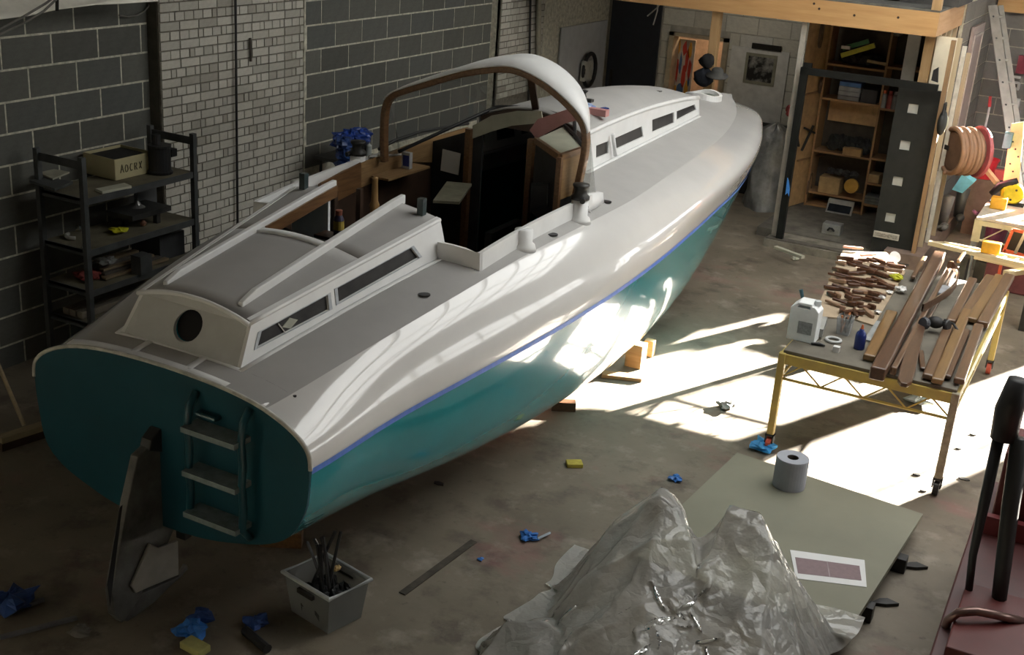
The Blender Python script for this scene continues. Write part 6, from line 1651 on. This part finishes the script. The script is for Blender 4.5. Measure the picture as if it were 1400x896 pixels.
a = Vector((.64, yc - .14, zt_ + .001)); tag(MB().bar(a, a + Vector((.02, -.02, .16)), .03, .02, (0, 1, 0)).build('yellow_tool', mat('dull_yellow', (.3, .27, .02), .6), loc=a), 'dull yellow tool leaning left of the black crate', 'tool')
q = P(463, 300, X=3.4)
c = B(1.55, -.05, .73)
tag(MB().lathe([(.045, 0), (.045, .03), (.0, .03)], c, 12, capt=False).build('black_tin', M_BLACK, loc=c), 'dark round base inside the aft cockpit', 'tin')
c = B(*BY(463, 318, -.12)); 
sc_ = thing('spray_bottle', 'slim bottle with yellow label and red cap inside the boat hatch', 'bottle', c + Vector((0, 0, -.02)))
MB().lathe([(.03, 0), (.032, .01), (.032, .1), (.02, .13), (.0, .131)], c + Vector((0, 0, -.02)), 14, capt=False).build('body', mat('dark_violet', (.03, .025, .06), .4), sc_)
MB().lathe([(.033, .04), (.033, .095)], c + Vector((0, 0, -.02)), 14).build('label', mat('label_yellow', (.42, .32, .06), .6), sc_)
MB().lathe([(.02, .13), (.022, .16), (.0, .165)], c + Vector((0, 0, -.02)), 12, capt=False).build('cap', mat('cap_red', (.3, .1, .06), .5), sc_)
tag(MB().box((-.14, -.06, -.02), (.14, .06, 0), Matrix.Translation(c + Vector((0, 0, -.025)))).build('locker_shelf', M_BRN, loc=c + Vector((0, 0, -.045))), 'dark little shelf inside the boat hatch under the bottle', 'shelf')
# small blue and white carton on the cockpit side shelf
a = B(3.32, -.72, 1.636)
sb = thing('small_carton', 'small white and blue carton on the wooden cockpit shelf', 'box', a)
MB().box((-.035, -.02, 0), (.035, .02, .12), Matrix.Translation(a)).build('carton_body', mat('carton_white', (.5, .5, .5), .6), sb)
MB().box((-.02, -.024, .02), (.03, .024, .1), Matrix.Translation(a)).build('carton_stripe', mat('carton_blue', (.03, .05, .3), .6), sb)
# things on the coachroof
a = B(4.45, .12, roofF(4.45, .12) + .012); 
cl = thing('deck_cleat', 'dark metal cleat block on the coachroof behind the hood', 'cleat', a)
MB().box((-.1, -.03, 0), (.1, .03, .02), Matrix.Translation(a)).build('base', M_DSTEEL, cl)
for k in (-1, 1): MB().lathe([(.02, 0), (.012, .03), (.03, .05), (.0, .06)], a + BH * (.06 * k) + Vector((0, 0, .02)), 12, capt=False).build('bollard', M_DSTEEL, cl)
a = B(4.35, .22, roofF(4.35, .22))
tag(crumple(a, .06, 12, 71, .35).build('blue_wipes', mat('wipe_blue_white', (.5, .6, .7), .6, col2=(.03, .1, .4), scale=14), loc=a), 'crumpled blue and white wipe on the coachroof', 'wipe')
a = B(4.52, .30, roofF(4.52, .30)); tag(crumple(a, .035, 10, 72, .4).build('blue_scrap', MBLU, loc=a), 'small blue scrap right of the crumpled wipe on the coachroof', 'scrap')

# ------------------------------------------------------------------ things on the floor
def ontofloor(x, y): return P(x, y, Z=0)
# clear storage tub with hoses
c0, c1, c2 = P(392, 836, Z=.0), P(449, 872, Z=0), P(500, 846, Z=0)
ctr = (c0 + c2) / 2
M_TUB = thin_glass('milky_plastic', (.5, .52, .52), haze=.42, hcol=(.34, .35, .34))
tu = thing('storage_tub', 'clear plastic storage tub full of dark hoses on the floor', 'tub', ctr)
ux = (c2 - c1) * 1.0; uy = (c0 - c1); hh = .24
cor = lambda s, z: [ctr + (ux * a + uy * b) * (s / 2) + Vector((0, 0, z)) for a, b in ((-1, -1), (1, -1), (1, 1), (-1, 1))]
lo_, hi_ = cor(.88, .004), cor(1.06, hh)
for k in range(4): MB().add([lo_[k], lo_[(k + 1) % 4], hi_[(k + 1) % 4], hi_[k]], [(0, 1, 2, 3)]).build('tub_side', M_TUB, tu)
MB().add(lo_, [(0, 1, 2, 3)]).build('tub_base', M_TUB, tu)
rim_ = cor(1.1, hh)
MB().tube(rim_ + [], .013, 8, close=True).build('tub_rim', mat('tub_rim', (.34, .36, .36), .4), tu)
for (a, b) in ((rim_[3], rim_[0]), (rim_[1], rim_[2])):
    m_ = (a + b) / 2; dd = (b - a) * .16
    MB().bar(m_ - dd + Vector((0, 0, -.05)), m_ + dd + Vector((0, 0, -.05)), .02, .025).build('tub_handle_slot', M_DARK, tu)
for k in range(6):
    a = ctr + ux * (-.27 + .27 * (k % 3)) + uy * (-.17 + .34 * (k // 3)) + Vector((0, 0, .012))
    tag(crumple(a, .052, 14, 80 + k, 1.75, .35).build('hose_coil', mat('hose_dark', (.02, .021, .022), .5, var=.3), loc=a), 'dark hose coil filling the clear storage tub', 'hose', 'hose coils in the storage tub')
for k in range(8):
    a = ctr + ux * rr.uniform(-.25, .25) + uy * rr.uniform(-.2, .2) + Vector((0, 0, .2)); tgt = P(438, 748, X=ctr.x) if k else P(467, 726, X=ctr.x + .05)
    b = (ctr + Vector((-.04 + rr.uniform(-.08, .08), rr.uniform(-.05, .05), .42 + rr.uniform(-.05, .08)))) if k > 1 else (P(466, 727, Y=ctr.y + .05) if k == 0 else P(420, 741, Y=ctr.y + .05))
    tag(MB().tube([a, a.lerp(b, .5) + Vector((0, 0, .01)), b], .009, 6).build('thin_hose', M_BLACK, loc=a), 'thin black rod standing up out of the storage tub', 'rod', 'rods in the storage tub')
for k in range(2):
    a = ctr + ux * (.12 + .06 * k) + uy * (-.1) + Vector((0, 0, .27)); tag(crumple(a, .018, 8, 90 + k, .8).build('tan_plug', mat('tan_plug', (.4, .27, .1), .6), loc=a), ['small tan plug on the dark hoses in the tub, left one', 'small tan plug on the dark hoses in the tub, right one'][k], 'plug', 'tan plugs in the tub')
# scraps
MBG = mat('blue_glove', (.03, .16, .5), .5, var=.2, scale=12)
MBD = mat('blue_glove_dark', (.02, .06, .22), .6, var=.2)
for x, y, r, m, lb, sd_ in [(722, 737, .05, MBG, 'blue glove with a pale stick on the bare floor by the plastic sheet', 1), (657, 766, .016, MBG, 'tiny blue scrap left of the plastic sheet', 2), (924, 657, .04, MBG, 'pale blue scrap at the left of the sheet board', 3), (1042, 615, .085, mat('bright_blue_glove', (.05, .33, .72), .5, var=.2), 'bright blue glove heap by the yellow table leg', 4), (262, 868, .075, MBG, 'crumpled blue glove on the floor left of the tub', 5), (275, 848, .06, MBD, 'dark blue glove just behind the crumpled one', 6), (348, 856, .06, MBD, 'dark blue glove beside the tub base', 7), (14, 832, .11, MBD, 'dark blue heap in the shadows at the left edge', 8), (993, 558, .06, mat('grey_lump', (.3, .3, .28), .8), 'grey lump on the sunlit floor', 9), (1256, 551, .09, mat('pale_blue_rag', (.55, .65, .68), .7), 'pale rag in the sun under the table', 10), (872, 488, .05, M_CREAM, 'small pale lump beside the blocks under the hull', 11)]:
    p = ontofloor(x, y); tag(crumple(p, r, 14, 100 + sd_, .4, .6).build('crumpled_glove' if 'glove' in lb else 'crumpled_scrap', m, loc=p), lb, 'glove' if 'glove' in lb else 'scrap')
a, b = P(735, 737, Z=.02), P(752, 729, Z=.02)
tag(MB().cyl(a, b, .008, 6).build('pale_stick', mat('pale_stick', (.35, .4, .45), .5), loc=a), 'short pale stick by the blue glove on the floor', 'stick')
M_SPY = mat('sponge_yellow', (.45, .38, .06), .8, var=.15, scale=20)
def sponge(x, y, w_, d_, h_, rz, lb, m):
    p = ontofloor(x, y); tag(MB().box((-w_, -d_, 0), (w_, d_, h_), Matrix.Translation(p) @ Matrix.Rotation(rz, 4, 'Z')).build('sponge', m, loc=p, bevel=.006), lb, 'sponge')
sponge(785, 637, .055, .04, .03, .6, 'yellow sponge on the bare floor beside the sunlit patch', M_SPY)
sponge(267, 889, .07, .04, .04, -.1, 'yellow-green sponge at the bottom edge, left of the tub', mat('sponge_dull', (.36, .34, .12), .85))
p, q = P(335, 862, Z=.025), P(366, 888, Z=.025)
tag(MB().cyl(p, q, .025, 10).build('black_torch', M_BLACK, loc=p), 'black rod-like torch on the floor left of the tub', 'torch')
p, q = P(550, 812, Z=.004), P(648, 740, Z=.004)
tag(MB().bar(p, q, .045, .006).build('floor_slot', mat('slot_dark', (.07, .06, .046), .9, var=.3), loc=p), 'long dark slot cover let into the floor left of the plastic sheet', 'slot')
for i, (x, y, s_) in enumerate([(1253, 650, .02), (1262, 672, .016), (1318, 656, .03), (1232, 700, .025), (1330, 595, .018), (1310, 614, .016), (600, 662, .03)]):
    p = ontofloor(x, y); tag(MB().prism([p + Vector((s_ * 1.3 * cos(t + i), s_ * .7 * sin(t + i), 0)) for t in [k * pi / 3 for k in range(6)]], (0, 0, .008)).build('floor_debris', M_DSTEEL, loc=p), ['small dark flake near the bare table leg, upper one', 'small dark flake near the bare table leg, lower one', 'dark folded flake on the floor right of the bare table leg', 'dark flake at the far corner of the sheet board', 'small flake on the floor left of the black damper, lower one', 'small flake in the sunlight left of the black damper', 'dark scrap on the floor under the boat side'][i], 'debris', 'dark flakes on the floor')
# timber blocks and cradle under the hull
M_CR = wood('cradle_timber', (.42, .27, .13), (.3, .18, .08), .7, 3, axis=0)
def blk(x, y, dx_, dy_, dz_, lb, z=0, rz=0, m=None):
    p = P(x, y, Z=z); tag(MB().box((-dx_, -dy_, 0), (dx_, dy_, dz_), Matrix.Translation(p) @ Matrix.Rotation(rz, 4, 'Z')).build('timber_block', m or M_CR, loc=p, bevel=.004), lb, 'block')
blk(850, 517, .16, .05, .03, 'flat pale timber against the hull, partly standing in for light and shadow', rz=.35)  # this one partly stands in for light and shadow on the floor
blk(868, 500, .07, .06, .2, 'upright pale timber block under the hull, taller one')
blk(887, 486, .04, .035, .14, 'small timber block right of the taller block')
blk(770, 560, .09, .04, .07, 'brown timber block at the hull edge near the shade', rz=.5, m=M_PL2)
blk(385, 745, .12, .04, .1, 'reddish timber under the stern beside the tub', rz=.5, m=M_MAHOG)
for i, (x, s) in enumerate([(1.2, 0), (3.6, 0), (5.6, 0)]):
    a = B(x, 0, 0); h = HF['zk'](x)
    tag(MB().box((a.x - .18, a.y - .1, 0), (a.x + .18, a.y + .1, max(.05, h - .05))).build('keel_block', M_PL2, loc=a), ['keel block under the stern half of the boat', 'keel block amidships under the boat', 'keel block under the bow half of the boat'][i], 'block')
p, q = P(0, 611, Z=.03), P(72, 588, Z=.03)
br = thing('broom', 'wide broom standing on the floor left of the boat', 'broom', (p + q) / 2 - Vector((0, 0, .03)))
MB().bar(p + Vector((0, 0, .05)), q + Vector((0, 0, .05)), .07, .04).build('broom_head', wood('broom_wood', (.35, .28, .16), (.25, .2, .12), .6), br)
MB().bar(p, q, .055, .055).build('bristles', M_BRN, br)
m_ = P(33, 582, Z=.09)
MB().cyl(m_, P(-4, 495, X=m_.x - .25), .014, 10).build('broom_handle', wood('broom_wood', ()), br)
for i, (x0, y0, x1, y1) in enumerate([(5, 838, 60, 820), (0, 872, 105, 845), (20, 818, 40, 813)]):
    a, b = P(x0, y0, Z=.02), P(x1, y1, Z=.02); tag(MB().bar(a, b, .02, .02).build('floor_batten', mat('dim_batten', (.14, .14, .15), .6), loc=a), ['dim batten through the dark blue heap', 'long dim batten below the dark blue heap', 'short dim batten above the dark blue heap'][i], 'batten')
p = P(110, 868, Z=.0); tag(crumple(p, .05, 10, 140, .4).build('grey_scrap', mat('grey_scrap', (.16, .15, .13), .8), loc=p), 'grey scrap on the floor at the lower left', 'scrap')
# dark red machine at the right edge
M_RED = mat('machine_red', (.11, .018, .016), .45, var=.1, scale=3)
M_RED2 = mat('machine_red_dark', (.07, .012, .011), .5, var=.1)
rm = thing('red_machine', 'dark red steel machine with black levers at the right edge', 'machine', (7.3, -.3, 0))
MB().prism([(6.78, .55, .0), (6.78, -1.2, .0), (6.78, -1.2, .42), (6.78, .55, .62)], (1.2, 0, 0)).build('side_cabinet', M_RED2, rm, bevel=.01)
MB().box((6.86, .1, .6), (7.9, .5, 1.0)).build('rear_box', M_RED, rm, bevel=.01)
MB().box((6.84, -1.15, .42), (7.9, .0, .5)).build('tray', M_RED, rm, bevel=.008)
MB().box((6.83, -.02, .5), (7.9, .03, .66)).build('step_plate', mat('machine_plum', (.16, .03, .034), .4), rm)
bp = [P(1395, 492, Y=-.55), P(1372, 600, Y=-.55), P(1346, 690, Y=-.6)]
MB().tube([P(1394, 520, Y=-.3), P(1380, 560, Y=-.3), P(1372, 600, Y=-.3)], [.055, .07, .065], 14).build('black_damper', mat('black_rubber', ()), rm, smooth=True)
MB().tube([P(1366, 598, Y=-.3), P(1345, 690, Y=-.4), P(1330, 760, Y=-.5), P(1322, 830, Y=-.6)], [.03, .028, .02, .018], 10).build('lever', M_BLACK, rm, smooth=True)
MB().tube([P(1396, 600, Y=-.3), P(1382, 690, Y=-.35), P(1372, 770, Y=-.5), P(1362, 850, Y=-.6)], [.05, .045, .04, .035], 10).build('lever', mat('black_rubber', ()), rm, smooth=True)
MB().tube([P(1284, 905, Y=-.9), P(1288, 870, Y=-.9), P(1296, 848, Y=-.9), P(1310, 838, Y=-.9), P(1335, 836, Y=-.85), P(1365, 842, Y=-.8), P(1405, 852, Y=-.7)], .022, 12).build('handrail', mat('worn_handrail', (.25, .16, .14), .3, metal=.7, var=.2), rm, smooth=True)
MB().bar(P(1312, 870, Y=-.88), P(1300, 920, Y=-.88), .05, .05).build('bracket', M_BLACK, rm)
MB().ball(P(1340, 850, Y=-.7), .05, 12, 8).build('grip_knob', M_DSTEEL, rm, smooth=True)
